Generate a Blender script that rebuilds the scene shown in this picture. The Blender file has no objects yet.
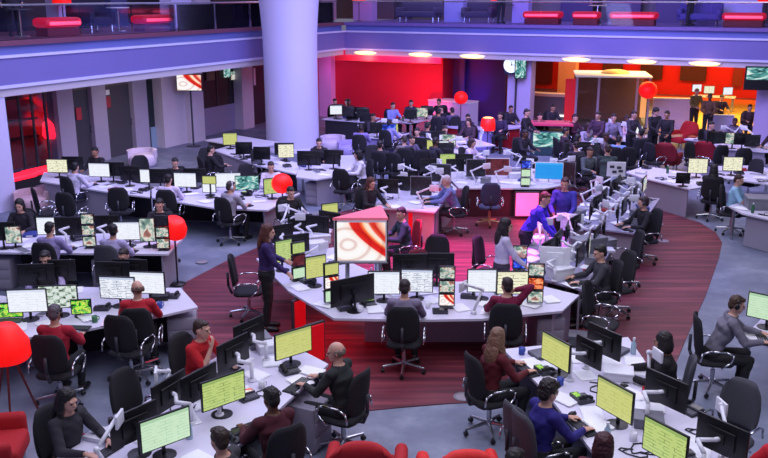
import bpy, bmesh, math, random
import numpy as np
from mathutils import Vector as V, Matrix as MX, Euler, noise
random.seed(7)
C = bpy.context.scene.collection
PI = math.pi
R = math.radians
H, F, PIT = 5.2, 850.0, R(15.33)
SP, CP = math.sin(PIT), math.cos(PIT)

def W(px, py, z=0.0):
    """the point at height z seen at a spot of the 768x458 photograph"""
    a, u = px - 384, 229 - py
    s = (H - z) / (F * SP - u * CP)
    return V((a * s, (F * CP + u * SP) * s, z))

# ------------------------------------------------------------------ scene, camera
sc = bpy.context.scene
cam = bpy.data.cameras.new('camera'); camo = bpy.data.objects.new('camera', cam); C.objects.link(camo)
cam.sensor_width = 36; cam.lens = 36 * F / 768; cam.clip_end = 300
camo.location = (0, 0, H); camo.rotation_euler = (PI / 2 - PIT, 0, 0)
sc.camera = camo
sc.view_settings.view_transform = 'Standard'
sc.view_settings.look = 'None'

# ------------------------------------------------------------------ materials
MC = {}
def nt(name):
    m = bpy.data.materials.new(name); m.use_nodes = True
    t = m.node_tree; b = t.nodes['Principled BSDF']
    return m, t, b
def lin(c):
    return tuple(((x / 255) / 12.92 if x / 255 <= .04045 else ((x / 255 + .055) / 1.055) ** 2.4) for x in c) + (1,)
def mat(name, rgb, rough=.5, metal=0, var=.12, scale=14, bump=0, emis=0, ecol=None, coat=0):
    """plain painted / cloth / metal surface with a little procedural unevenness"""
    if name in MC: return MC[name]
    m, t, b = nt(name); N, L = t.nodes, t.links
    c = lin(rgb)
    tc = N.new('ShaderNodeTexCoord'); nz = N.new('ShaderNodeTexNoise'); nz.inputs['Scale'].default_value = scale
    nz.inputs['Detail'].default_value = 3
    L.new(tc.outputs['Object'], nz.inputs['Vector'])
    mx = N.new('ShaderNodeMix'); mx.data_type = 'RGBA'
    mx.inputs[6].default_value = tuple(x * (1 - var) for x in c[:3]) + (1,)
    mx.inputs[7].default_value = tuple(min(1, x * (1 + var)) for x in c[:3]) + (1,)
    L.new(nz.outputs['Fac'], mx.inputs[0]); L.new(mx.outputs[2], b.inputs['Base Color'])
    b.inputs['Roughness'].default_value = rough; b.inputs['Metallic'].default_value = metal
    if bump:
        bp = N.new('ShaderNodeBump'); bp.inputs['Strength'].default_value = bump; bp.inputs['Distance'].default_value = .02
        L.new(nz.outputs['Fac'], bp.inputs['Height']); L.new(bp.outputs['Normal'], b.inputs['Normal'])
    if emis:
        b.inputs['Emission Color'].default_value = lin(ecol or rgb); b.inputs['Emission Strength'].default_value = emis
        m.cycles.emission_sampling = 'NONE' if emis < 3 else 'AUTO'
    MC[name] = m
    return m

def ramp(t, stops, interp='CONSTANT'):
    r = t.nodes.new('ShaderNodeValToRGB'); r.color_ramp.interpolation = interp
    e = r.color_ramp.elements
    while len(e) < len(stops): e.new(.5)
    for k, (p, c) in enumerate(stops): e[k].position = p; e[k].color = lin(c)
    return r
def screen_mat(kind, strength=1.0):
    """what a display shows, drawn from its UV square"""
    key = 'screen ' + kind
    if key in MC: return MC[key]
    m, t, b = nt(key); N, L = t.nodes, t.links
    m.cycles.emission_sampling = 'NONE'
    b.inputs['Base Color'].default_value = (.01, .01, .012, 1); b.inputs['Roughness'].default_value = .25
    uv = N.new('ShaderNodeTexCoord'); mp = N.new('ShaderNodeMapping'); L.new(uv.outputs['UV'], mp.inputs[0])
    col = None
    def page(bg, ink, bar, rows, amt):
        br = N.new('ShaderNodeTexBrick'); br.inputs['Scale'].default_value = 1
        br.inputs['Color1'].default_value = lin(bg); br.inputs['Color2'].default_value = lin(bg); br.inputs['Mortar'].default_value = lin(ink)
        br.inputs['Mortar Size'].default_value = .012 * amt; br.inputs['Brick Width'].default_value = .5; br.inputs['Row Height'].default_value = 1 / rows
        L.new(mp.outputs[0], br.inputs['Vector'])
        nz = N.new('ShaderNodeTexNoise'); nz.inputs['Scale'].default_value = 5; L.new(mp.outputs[0], nz.inputs['Vector'])
        rr = ramp(t, [(0, (0, 0, 0)), (.52, (255, 255, 255))]); L.new(nz.outputs['Fac'], rr.inputs[0])
        mx = N.new('ShaderNodeMix'); mx.data_type = 'RGBA'; L.new(rr.outputs[0], mx.inputs[0])
        L.new(br.outputs['Color'], mx.inputs[6]); mx.inputs[7].default_value = lin(bg)
        sx = N.new('ShaderNodeSeparateXYZ'); L.new(uv.outputs['UV'], sx.inputs[0])
        gt = N.new('ShaderNodeMath'); gt.operation = 'GREATER_THAN'; gt.inputs[1].default_value = .9; L.new(sx.outputs['Y'], gt.inputs[0])
        m2 = N.new('ShaderNodeMix'); m2.data_type = 'RGBA'; L.new(gt.outputs[0], m2.inputs[0]); L.new(mx.outputs[2], m2.inputs[6])
        m2.inputs[7].default_value = lin(bar)
        return m2.outputs[2]
    def blobs(stops, sc_, seed, dist=1.0):
        mp.inputs['Location'].default_value = (seed, seed * 1.7, 0)
        nz = N.new('ShaderNodeTexNoise'); nz.inputs['Scale'].default_value = sc_; nz.inputs['Distortion'].default_value = dist
        L.new(mp.outputs[0], nz.inputs['Vector']); r = ramp(t, stops, 'LINEAR'); L.new(nz.outputs['Fac'], r.inputs[0])
        return r.outputs[0]
    if kind == 'white': col = page((238, 242, 252), (200, 206, 222), (215, 222, 240), 9, .5)
    elif kind == 'doc': col = page((234, 238, 248), (130, 140, 165), (190, 200, 226), 12, 1.0)
    elif kind == 'yellow': col = page((200, 204, 122), (168, 174, 96), (165, 176, 110), 8, .6)
    elif kind == 'lime': col = page((186, 206, 124), (130, 152, 84), (150, 178, 104), 10, .9)
    elif kind == 'mint': col = page((200, 228, 196), (168, 204, 168), (170, 206, 170), 10, .7)
    elif kind == 'pale': col = page((240, 238, 208), (110, 106, 90), (230, 226, 200), 7, .8)
    elif kind in ('video', 'video2', 'video3'):
        s = {'video': 2.3, 'video2': 6.1, 'video3': 9.7}[kind]
        col = blobs([(.3, (25, 35, 40)), (.45, (120, 150, 140)), (.55, (225, 225, 215)), (.62, (170, 110, 90)), (.75, (40, 60, 90))], 2.0, s, .4)
    elif kind == 'multi':
        ck = N.new('ShaderNodeTexChecker'); ck.inputs['Scale'].default_value = 6
        L.new(mp.outputs[0], ck.inputs['Vector'])
        a = blobs([(.35, (20, 30, 30)), (.5, (150, 175, 150)), (.65, (225, 235, 235))], 9, 3.3, .2)
        L.new(a, ck.inputs['Color1']); ck.inputs['Color2'].default_value = lin((215, 225, 220)); col = ck.outputs['Color']
    elif kind == 'red':      # red ribbons sweeping over a white ground with a faint ringed globe
        sx = N.new('ShaderNodeSeparateXYZ'); L.new(uv.outputs['UV'], sx.inputs[0])
        def M(op, a, b):
            n = N.new('ShaderNodeMath'); n.operation = op
            for k, q in enumerate((a, b)):
                if isinstance(q, (int, float)): n.inputs[k].default_value = q
                elif q is not None: L.new(q, n.inputs[k])
            return n.outputs[0]
        vi = M('SUBTRACT', 1.0, sx.outputs['Y']); f = M('SUBTRACT', M('SUBTRACT', sx.outputs['X'], .12), M('MULTIPLY', M('POWER', vi, 1.5), .85))
        wv = N.new('ShaderNodeTexWave'); wv.wave_type = 'RINGS'; wv.rings_direction = 'SPHERICAL'; mp.inputs['Location'].default_value = (-.25, -.4, 0)
        wv.inputs['Scale'].default_value = 1.1; wv.inputs['Distortion'].default_value = 2; L.new(mp.outputs[0], wv.inputs['Vector'])
        g = ramp(t, [(0, (252, 250, 250)), (.8, (250, 244, 242)), (.95, (232, 206, 202))], 'LINEAR'); L.new(wv.outputs['Fac'], g.inputs[0])
        r = ramp(t, [(0, (255, 255, 255)), (.13, (255, 235, 225)), (.17, (232, 40, 28)), (.34, (214, 22, 18)), (.40, (255, 120, 60)), (.45, (255, 226, 190)), (.52, (255, 240, 230)), (.57, (240, 90, 60)), (.66, (226, 34, 26)), (.76, (255, 190, 160)), (.9, (255, 250, 245))], 'LINEAR'); L.new(f, r.inputs[0])
        mx = N.new('ShaderNodeMix'); mx.data_type = 'RGBA'; mx.blend_type = 'MULTIPLY'; mx.inputs[0].default_value = 1
        L.new(g.outputs[0], mx.inputs[6]); L.new(r.outputs[0], mx.inputs[7]); col = mx.outputs[2]
    elif kind == 'orange': col = blobs([(.3, (60, 15, 10)), (.5, (225, 80, 30)), (.65, (250, 180, 120))], 3, 4)
    elif kind == 'cyan': col = page((30, 150, 235), (25, 120, 215), (60, 170, 245), 3, .3)
    elif kind == 'blue': col = blobs([(.35, (20, 30, 120)), (.55, (40, 80, 235)), (.7, (150, 170, 255))], 2.2, 5)
    elif kind == 'green': col = blobs([(.4, (10, 40, 15)), (.47, (60, 220, 60)), (.55, (220, 235, 90)), (.68, (40, 140, 60))], 3.5, 8)
    elif kind == 'teal': col = blobs([(.35, (20, 60, 60)), (.5, (90, 170, 165)), (.65, (225, 240, 235))], 3.5, 7)
    elif kind == 'maroon': col = blobs([(.3, (40, 12, 20)), (.6, (110, 40, 45))], 2, 2)
    else: col = blobs([(.3, (8, 8, 12)), (.6, (26, 26, 36)), (.75, (60, 62, 80))], 1.6, 3)  # screen is off: a faint reflection is put in as glowing blobs
    L.new(col, b.inputs['Emission Color']); b.inputs['Emission Strength'].default_value = strength
    MC[key] = m
    return m

# ------------------------------------------------------------------ mesh builder
class MB:
    def __init__(s): s.bm = bmesh.new()
    def _x(s, vs, M):
        if M is not None: bmesh.ops.transform(s.bm, matrix=M, verts=vs)
    def box(s, c, d, rz=0, bev=0, M=None):
        r = bmesh.ops.create_cube(s.bm, size=1); vs = r['verts']
        bmesh.ops.scale(s.bm, vec=d, verts=vs)
        if bev:
            es = list({e for v in vs for e in v.link_edges})
            q = bmesh.ops.bevel(s.bm, geom=es, offset=bev, segments=2, affect='EDGES', profile=.5)
            vs = list({v for f in q['faces'] for v in f.verts} | {v for v in vs if v.is_valid})
        T = MX.Translation(c) @ MX.Rotation(rz, 4, 'Z')
        if M is not None: T = M @ T
        s._x(vs, T); return s
    def rod(s, p0, p1, r0, r1=None, seg=8):
        p0, p1 = V(p0), V(p1); r1 = r0 if r1 is None else r1; d = p1 - p0
        q = d.to_track_quat('Z', 'Y').to_matrix().to_4x4()
        r = bmesh.ops.create_cone(s.bm, cap_ends=True, segments=seg, radius1=r0, radius2=r1, depth=d.length)
        s._x(r['verts'], MX.Translation((p0 + p1) / 2) @ q); return s
    def ball(s, c, rad, seg=14, rings=9, M=None):
        if isinstance(rad, (int, float)): rad = (rad,) * 3
        r = bmesh.ops.create_uvsphere(s.bm, u_segments=seg, v_segments=rings, radius=1)
        T = MX.Translation(c) @ (M or MX()) @ MX.Diagonal((*rad, 1)); s._x(r['verts'], T); return s
    def path(s, pts, r, seg=6):
        for a, b in zip(pts, pts[1:]): s.rod(a, b, r, seg=seg)
        for p in pts[1:-1]: s.ball(p, r, 6, 4)
        return s
    def prism(s, pts, z0, z1):
        a = [s.bm.verts.new((p[0], p[1], z0)) for p in pts]; b = [s.bm.verts.new((p[0], p[1], z1)) for p in pts]
        n = len(pts); s.bm.faces.new(a[::-1]); s.bm.faces.new(b)
        for i in range(n): s.bm.faces.new((a[i], a[(i + 1) % n], b[(i + 1) % n], b[i]))
        bmesh.ops.recalc_face_normals(s.bm, faces=s.bm.faces[:]); return s
    def lathe(s, prof, seg=24, c=(0, 0, 0)):
        rows = []
        for r, z in prof:
            rows.append([s.bm.verts.new((c[0] + r * math.cos(2 * PI * i / seg), c[1] + r * math.sin(2 * PI * i / seg), c[2] + z)) for i in range(seg)])
        for a, b in zip(rows, rows[1:]):
            for i in range(seg): s.bm.faces.new((a[i], a[(i + 1) % seg], b[(i + 1) % seg], b[i]))
        return s
    def loft(s, secs, seg=18):
        """closed tube through elliptic sections (centre, rx, ry, matrix3)"""
        rows = []
        for c, rx, ry, m in secs:
            rows.append([s.bm.verts.new(V(c) + m @ V((rx * math.cos(2 * PI * i / seg), ry * math.sin(2 * PI * i / seg), 0))) for i in range(seg)])
        for a, b in zip(rows, rows[1:]):
            for i in range(seg): s.bm.faces.new((a[i], a[(i + 1) % seg], b[(i + 1) % seg], b[i]))
        s.bm.faces.new(rows[0][::-1]); s.bm.faces.new(rows[-1]); return s
    def quad(s, pts):
        f = s.bm.faces.new([s.bm.verts.new(p) for p in pts])
        uvl = s.bm.loops.layers.uv.verify()
        for l, q in zip(f.loops, ((0, 0), (1, 0), (1, 1), (0, 1))): l[uvl].uv = q
        return s
    def mesh(s, name='m', smooth=False, ang=None):
        me = bpy.data.meshes.new(name); s.bm.to_mesh(me); s.bm.free()
        if smooth or ang: me.polygons.foreach_set('use_smooth', [True] * len(me.polygons))
        if ang:
            try: me.set_sharp_from_angle(angle=R(ang))
            except Exception: pass
        me.materials.append(None)
        return me

MESH = {}
def cached(key, fn):
    if key not in MESH: MESH[key] = fn()
    return MESH[key]
def ob(name, me, m, parent=None, loc=(0, 0, 0), rot=(0, 0, 0), label=None):
    o = bpy.data.objects.new(name, me); C.objects.link(o)
    if len(me.materials) == 0: me.materials.append(None)
    if m is not None:
        o.material_slots[0].link = 'OBJECT'; o.material_slots[0].material = m
    if parent is not None: o.parent = parent
    o.location = loc; o.rotation_euler = rot
    if label: o['label'] = label
    return o
def tag(o, label=None, cat=None, group=None, kind=None):
    if label: o['label'] = label
    if cat: o['category'] = cat
    if group: o['group'] = group
    if kind: o['kind'] = kind
    return o
def thing(name, label, cat, loc=(0, 0, 0), rz=0, group=None):
    o = bpy.data.objects.new(name, None); C.objects.link(o); o.empty_display_size = .1
    o.location = loc; o.rotation_euler = (0, 0, rz)
    return tag(o, label, cat, group)
def struct(name, mb, m, label=None, parent=None, **k):
    o = ob(name, mb.mesh(name, **k), m, parent)
    if parent is None: tag(o, label, None, None, 'structure')
    return o
ORD = ['first', 'second', 'third', 'fourth', 'fifth', 'sixth', 'seventh', 'eighth', 'ninth', 'tenth', 'eleventh', 'twelfth', 'thirteenth', 'fourteenth']

BLACK = mat('black plastic', (22, 22, 27), .45)
BEZEL = mat('black monitor case', (16, 16, 20), .4)
WHITEP = mat('white plastic', (226, 226, 236), .4, var=.05)
SILVER = mat('silver metal', (190, 192, 200), .25, .9, var=.05)
CHROME = mat('chrome', (210, 212, 220), .15, 1, var=.02)
GREYP = mat('grey plastic', (120, 120, 132), .5)
DARKG = mat('dark grey plastic', (58, 58, 68), .5)
PAPER = mat('white paper', (238, 238, 244), .8, var=.04)
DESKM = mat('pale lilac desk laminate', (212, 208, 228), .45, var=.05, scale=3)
DESKP = mat('grey desk panel', (150, 144, 162), .6, var=.06, scale=4)
DESKD = mat('dark desk panel', (44, 42, 50), .6, var=.08, scale=4)
EDGE = mat('dark desk edge', (70, 66, 78), .5)
REDLAMP = mat('glowing red shade', (225, 22, 18), .5, emis=.9, ecol=(235, 15, 12))
REDGLOW = mat('red light', (255, 30, 50), .4, emis=2.2, ecol=(255, 25, 50))
REDFAB = mat('red fabric', (176, 22, 34), .8, bump=.2, scale=60)
# ------------------------------------------------------------------ the setting
YAW = R(26)
DL = V((math.sin(YAW), math.cos(YAW), 0)); NL = V((-math.cos(YAW), math.sin(YAW), 0))     # along / behind the left gallery front
DR = V((math.cos(YAW), -math.sin(YAW), 0)); NR = V((math.sin(YAW), math.cos(YAW), 0))     # along / behind the rear gallery front
PL, PR = V((-7.1, 25.2, 0)), V((5.3, 33.0, 0))
CORNER = V((-1.65, 36.4, 0))
def onl(px, py, p0, d, off, n):
    """where the upright plane through a column of the photograph meets a wall line"""
    k = (px - 384) / (F * CP + (229 - py) * SP)
    q = p0 + n * off
    t = (k * q.y - q.x) / (d.x - k * d.y)
    return q + d * t
def left(px, py=110, off=2.83): return onl(px, py, PL, DL, off, NL)
def rear(px, py=80, off=0.0): return onl(px, py, PR, DR, off, NR)
def up(p, z): return V((p.x, p.y, z))
def wallbox(a, b, z0, z1, th, n):
    """upright slab between two plan points, thickness th behind the face"""
    m = MB(); m.prism([a, b, b + n * th, a + n * th], z0, z1); return m

# floors
def floor_mat():
    m, t, b = nt('mottled blue grey floor'); N, L = t.nodes, t.links
    tc = N.new('ShaderNodeTexCoord'); n1 = N.new('ShaderNodeTexNoise'); n1.inputs['Scale'].default_value = 1.3; n1.inputs['Detail'].default_value = 8; n1.inputs['Roughness'].default_value = .65
    L.new(tc.outputs['Object'], n1.inputs['Vector'])
    r = ramp(t, [(.3, (98, 104, 126)), (.5, (116, 122, 144)), (.62, (134, 139, 160)), (.75, (152, 156, 176))], 'LINEAR'); L.new(n1.outputs['Fac'], r.inputs[0])
    L.new(r.outputs[0], b.inputs['Base Color']); b.inputs['Roughness'].default_value = .55
    return m
def carpet_mat():
    m, t, b = nt('dark red streaked carpet'); N, L = t.nodes, t.links
    tc = N.new('ShaderNodeTexCoord'); mp = N.new('ShaderNodeMapping'); mp.inputs['Rotation'].default_value = (0, 0, R(4)); mp.inputs['Scale'].default_value = (.35, 5, 1)
    L.new(tc.outputs['Object'], mp.inputs[0])
    n1 = N.new('ShaderNodeTexNoise'); n1.inputs['Scale'].default_value = 1.4; n1.inputs['Detail'].default_value = 6; L.new(mp.outputs[0], n1.inputs['Vector'])
    r = ramp(t, [(.32, (74, 26, 42)), (.5, (106, 38, 54)), (.68, (140, 62, 74))], 'LINEAR'); L.new(n1.outputs['Fac'], r.inputs[0])
    L.new(r.outputs[0], b.inputs['Base Color']); b.inputs['Roughness'].default_value = .6
    return m
m = MB(); m.box((0, 28, -.1), (90, 80, .2)); struct('floor', m, floor_mat(), 'mottled blue grey hard floor of the newsroom')
cp = [(183, 284), (225, 262), (262, 246), (330, 215), (470, 180), (600, 190), (640, 203), (668, 213), (700, 223), (716, 233), (722, 243), (719, 258), (706, 295), (690, 330), (672, 372), (655, 392), (610, 400), (540, 400), (450, 404), (400, 408), (350, 413), (250, 420), (196, 372), (188, 350), (183, 310)]
m = MB(); m.prism([W(*p) for p in cp], .0, .012); struct('carpet', m, carpet_mat(), 'dark red streaked floor covering round the central desk')

LAV = mat('lavender painted column', (205, 200, 232), .6, var=.04, scale=2)
FASC = mat('violet grey gallery front', (116, 110, 176), .55, var=.06, scale=.6)
LEDGE = mat('pale gallery ledge', (205, 205, 238), .5, var=.04, scale=2)
STRIP = mat('pale grey bulkhead', (196, 190, 196), .6, var=.04, scale=2)
WALLD = mat('dark grey partition', (60, 58, 66), .5, var=.1, scale=1.5)
WALLB = mat('brownish dim wall', (74, 66, 70), .6, var=.15, scale=1)
# gallery: slab, front, ledge, bulkhead on both sides
ZS, ZL, ZB, ZC = 4.15, 3.78, 3.06, 2.82
A0, A1 = PL - DL * 26, CORNER
B1 = CORNER + DR * 42
for side, a, b, n in (('left', A0, A1, NL), ('rear', A1, B1, NR)):
    m = MB(); m.prism([a, b, b + n * 14 + (DL if side == 'left' else -DL) * 0, a + n * 14], ZS - .12, ZS); struct('floor_gallery_' + side, m, mat('gallery floor ' + side, (110, 60, 84) if side == 'left' else (112, 92, 160), .6), 'upper gallery floor on the ' + side + ' side')
    o = struct('trim_gallery_front_' + side, wallbox(a, b, ZB, ZL, .25, n), FASC, 'violet lit gallery front on the ' + side + ' side')
    struct('trim_gallery_upstand_' + side, wallbox(a + n * .14, b + n * .14, ZL, ZS, .2, n), mat('blue upstand ' + side, (100, 110, 176), .4, var=.1, scale=.7), 'blue sloping upstand above the ' + side + ' gallery front')
    m = wallbox(a - n * .05, b - n * .05, ZL - .035, ZL + .03, .24, n); struct('trim_gallery_ledge_' + side, m, LEDGE, 'pale ledge line along the ' + side + ' gallery front')
    m = wallbox(a - n * .03, b - n * .03, ZB - .04, ZB + .04, .24, n); struct('trim_gallery_lip_' + side, m, LEDGE, 'pale lower lip of the ' + side + ' gallery front')
    struct('trim_bulkhead_' + side, wallbox(a + n * .06, b + n * .06, ZC, ZB, .3, n), STRIP, 'pale bulkhead under the ' + side + ' gallery front')
    m = MB(); m.prism([a + n * .3, b + n * .3, b + n * 18, a + n * 18], ZC, ZC + .06); struct('ceiling_under_gallery_' + side, m, mat('soffit', (190, 180, 176), .7), 'ceiling under the ' + side + ' gallery')

# glass balustrades
def glass_mat():
    m = bpy.data.materials.new('clear balustrade glass'); m.use_nodes = True; t = m.node_tree; N, L = t.nodes, t.links
    N.clear(); o = N.new('ShaderNodeOutputMaterial'); mx = N.new('ShaderNodeMixShader'); tr = N.new('ShaderNodeBsdfTransparent'); gl = N.new('ShaderNodeBsdfGlossy')
    tr.inputs[0].default_value = (.9, .93, .98, 1); gl.inputs['Roughness'].default_value = .05
    fr = N.new('ShaderNodeFresnel'); fr.inputs[0].default_value = 1.3
    L.new(fr.outputs[0], mx.inputs[0]); L.new(tr.outputs[0], mx.inputs[1]); L.new(gl.outputs[0], mx.inputs[2]); L.new(mx.outputs[0], o.inputs[0])
    return m
GLASS = glass_mat()
for side, a, b, n, txt in (('left', A0, CORNER - DL * .3, NL, 'glass balustrade along the upper gallery left of the big white column'), ('rear', CORNER + DR * .3, B1, NR, 'glass balustrade along the upper gallery above the red wall')):
    t = thing('glass_balustrade', txt, 'railing', up(a, ZS))
    L_ = (b - a).length; d = (b - a).normalized(); k = int(L_ / 2)
    for i in range(k):
        p, q = d * (i * 2 + .03), d * (i * 2 + 1.97)
        m = MB(); m.prism([p + n * .2, q + n * .2, q + n * .215, p + n * .215], 0, .8); ob('glass_panel', m.mesh(), GLASS, t)
    m = MB(); m.rod(up(n * .2, .84), up(n * .2, .84) + d * L_, .028); ob('handrail', m.mesh(), SILVER, t)

# upper level backdrop walls and columns
UPW = mat('dim upper wall', (70, 64, 82), .6, var=.35, scale=.5)
struct('wall_upper_left', wallbox(A0 + NL * 7, A1 + NL * 7 + DL * 6, ZS, 9, .3, NL), UPW, 'dim wall behind the left upper gallery')
struct('wall_upper_rear', wallbox(A1 + NR * 6 - DR * 6, B1 + NR * 6, ZS, 9, .3, NR), mat('upper rear wall', (122, 112, 130), .6, var=.3, scale=.4), 'wall behind the rear upper gallery')
n_ = 0
def upcol(fn, x0, x1, off, rgb, lab, py=15, dep=.5, n=None, z1=9):
    a, b = fn(x0, py, off), fn(x1, py, off)
    struct('column_upper', wallbox(up(a, 0), up(b, 0), ZS, z1, dep, n), mat('upper col %d%d%d' % rgb, rgb, .6, var=.05), lab)
for x0, x1, rgb, txt in ((59, 66, (170, 165, 215), 'slim lilac column above the red bench, left gallery'), (172, 192, (196, 190, 235), 'broad lavender column on the left gallery'), (197, 211, (190, 180, 200), 'pinkish grey column right of the broad one, left gallery')):
    upcol(left, x0, x1, 2.2, rgb, txt, n=NL)
for x0, x1, rgb, txt in ((322, 331, (180, 150, 170), 'narrow pink grey pillar beside the big white column'), (353, 372, (190, 150, 205), 'lilac column beside the red lamp on the rear gallery'), (444, 463, (170, 165, 235), 'lavender column above the red wall'), (512, 528, (185, 165, 235), 'lavender column beside the glowing red bench')):
    upcol(rear, x0, x1, 2.2, rgb, txt, n=NR)
struct('wall_upper_white', wallbox(rear(697, 10, 3), rear(762, 10, 3), ZS, 9, .4, NR), mat('upper white wall', (186, 180, 240), .6, var=.04), 'pale lavender wall panel at the upper right')
for x0, x1, rgb, txt in ((333, 352, (92, 86, 84), 'grey brown door panel beside the big white column'), (374, 394, (98, 90, 104), 'grey panel right of the red lamp'), (412, 440, (120, 112, 96), 'khaki panel behind the grey sofa'), (560, 592, (80, 62, 122), 'violet glazed panel above the red bench'), (606, 640, (86, 66, 122), 'violet panel behind the long red bench'), (655, 690, (92, 72, 132), 'violet panel left of the pale wall')):
    upcol(rear, x0, x1, 5, rgb, txt, n=NR)
for x0, x1, rgb, txt in ((6, 26, (34, 34, 62), 'dark blue cabinet wall far left'), (26, 57, (62, 44, 58), 'brown panel behind the red bench'), (70, 106, (36, 34, 60), 'dark screen wall between the two benches'), (112, 128, (74, 78, 128), 'blue grey panel before the broad column'), (214, 262, (58, 50, 52), 'dark brown glazing left of the white column')):
    upcol(left, x0, x1, 4.5, rgb, txt, n=NL)

# big white column, flared towards the top
def lav_grad():
    return mat('smooth lavender white column', (212, 208, 242), .55, var=.03, scale=.6)
cc = W(292.5, 150); cc = V((cc.x, cc.y + .2, 0))
m = MB(); m.lathe([(.92, 0), (.92, 3.4), (.93, 4.0), (.97, 4.6), (1.02, 5.2), (1.12, 6), (1.3, 7), (1.6, 8.5), (2.1, 10)], 48, cc); m.lathe([(.98, 0), (.98, .12), (.92, .13)], 48, cc)
struct('column_big', m, lav_grad(), 'big round white column lit lavender in front of the gallery corner', smooth=True)

# ground floor left: pillars, doors, glazing behind the gallery front
struct('wall_left', wallbox(left(-60, off=4.4), left(262, off=4.4), 0, ZC, .3, NL), WALLB, 'dim back wall of the rooms under the left gallery')
k = 0
PILM = mat('grey lilac pillar', (168, 160, 182), .6, var=.05, scale=2)
for x0, x1, off, txt in ((58, 74, 2.83, 'grey lilac pillar right of the red lit room'), (93, 107, 2.83, 'grey lilac pillar between the two grey doors'), (134, 148, 2.83, 'grey lilac pillar right of the second grey door'), (163, 189, 2.6, 'broad pale pillar behind the wall television'), (190, 204, 2.4, 'lavender pillar beside the wall television pole'), (243, 254, 2.6, 'narrow grey pillar before the white column')):
    a, b = left(x0, off=off), left(x1, off=off)
    struct('column_left', wallbox(a, b, 0, ZC, .45, NL), mat('broad pale pillar', (206, 196, 205), .6, var=.05) if x0 > 150 else PILM, txt)
a, b = left(-16, off=.1), left(6, off=.1)
struct('column_left_front', wallbox(a, b, 0, ZC, .6, NL), LAV, 'lavender white column at the far left edge')
for i, (x0, x1, rgb, txt) in enumerate(((74, 93, (66, 64, 74), 'dark grey door with a small red notice'), (107, 134, (74, 72, 80), 'wide dark grey door with white and red notices'))):
    a, b = left(x0, off=3.0), left(x1, off=3.0)
    o = struct('door_%d' % (i + 1), wallbox(a, b, 0, 2.35, .08, NL), mat('door %d' % i, rgb, .5, var=.06), txt)
    struct('trim_door_head_%d' % (i + 1), wallbox(a, b, 2.35, ZC, .1, NL), mat('door head', (110, 98, 92), .6), 'brownish panel above grey door %s' % ('with the red notice' if i == 0 else 'with two notices'))
    hp = left(x1 - 3, off=2.95); m = MB(); m.rod(up(hp, .95), up(hp, 1.2), .02); m.rod(up(hp, 1.0), up(hp, 1.0) + NL * .06, .012); ob('door_handle', m.mesh(), SILVER, o)
def sign(p, n, w, h, z, mm, name, lab, cat='sign'):
    d = V((n.y, -n.x, 0)); m = MB(); a, b = p - d * w / 2, p + d * w / 2
    m.prism([a - n * .03, b - n * .03, b, a], z - h / 2, z + h / 2); o = ob(name, m.mesh(), mm); tag(o, lab, cat); return o
sign(left(78, off=2.98), NL, .22, .38, 1.62, mat('red notice', (190, 50, 66), .6), 'door_notice', 'red notice on the first grey door, left of the pillar')
sign(left(108.5, off=2.98), NL, .2, .36, 1.85, mat('red notice b', (165, 55, 66), .6), 'door_notice', 'red notice below the white one on the wide grey door')
sign(left(108.5, off=2.98), NL, .16, .16, 2.16, PAPER, 'door_notice', 'small white notice on the wide grey door')
struct('wall_red_room', wallbox(left(4, off=4.3), left(60, off=4.3), 0, ZC, .05, NL), mat('red light tinted wall', (150, 58, 62), .6, var=.3, scale=1.2), 'reddish lit wall inside the glazed room at far left')  # red glow of the room put into the wall colour
# red lit glazed room at far left
a, b = left(6, off=3.0), left(58, off=3.0)
w1 = struct('window_1', wallbox(a, b, 0, ZC, .02, NL), GLASS, 'glass front of the dark red lit room')
for i in range(5):
    p = a.lerp(b, i / 4); m = MB(); m.prism([p - DL * .03, p + DL * .03, p + DL * .03 + NL * .06, p - DL * .03 + NL * .06], 0, ZC); ob('window_frame', m.mesh(), DARKG, w1)
for z in (.95, 1.5, 2.2):
    m = wallbox(a + NL * .9, b + NL * .9, z, z + .05, .25, NL); o = ob('wall_shelf', m.mesh(), BLACK); tag(o, 'dark shelf in the red lit room, %s' % {.95: 'lowest of three', 1.5: 'middle of three', 2.2: 'topmost of three'}[z], 'shelf')
q = left(50, off=3.3); m = MB(); m.lathe([(0, 0), (.24, 0), (.3, .1), (.26, .45), (.1, .62), (0, .64)], 20); o = ob('red_glow_shape', m.mesh(smooth=True), REDGLOW, None, up(q, .95)); tag(o, 'red glow shape inside the dark room at far left', 'lamp')  # glowing shape added to stand for the diffuse red glow
# glazing right of the third pillar, window to the back office
a, b = left(148, off=3.0), left(163, off=3.0)
struct('window_2', wallbox(a, b, 0, ZC, .03, NL), mat('dark teal glass', (28, 44, 50), .4, var=.6, scale=2), 'narrow dark teal window left of the broad pillar')
struct('trim_window_panel', wallbox(left(149.5, off=2.96), left(158, off=2.96), .0, .75, .03, NL), mat('pale blue panel', (140, 165, 185), .5), 'pale blue panel at the foot of the narrow window')
a, b = left(204, off=3.0), left(243, off=3.0)
w3 = struct('window_3', wallbox(a, b, 1.05, ZC, .03, NL), mat('dark office glass', (40, 36, 42), .55, var=.7, scale=1.2), 'dark window into the back office right of the television')
for i in range(4):
    p = a.lerp(b, i / 3); m = MB(); m.prism([p - DL * .03 - NL * .03, p + DL * .03 - NL * .03, p + DL * .03, p - DL * .03], 1.05, ZC); ob('window_frame', m.mesh(), DARKG, w3)
struct('wall_left_dado', wallbox(a, b, 0, 1.05, .06, NL), mat('lilac grey panel', (150, 142, 176), .6), 'lilac grey panel below the dark office window')
o = sign(left(212, off=2.95), NL, .5, .42, 2.3, mat('khaki board', (120, 116, 84), .6), 'pin_board', 'khaki board behind the dark office window', 'board')
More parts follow.
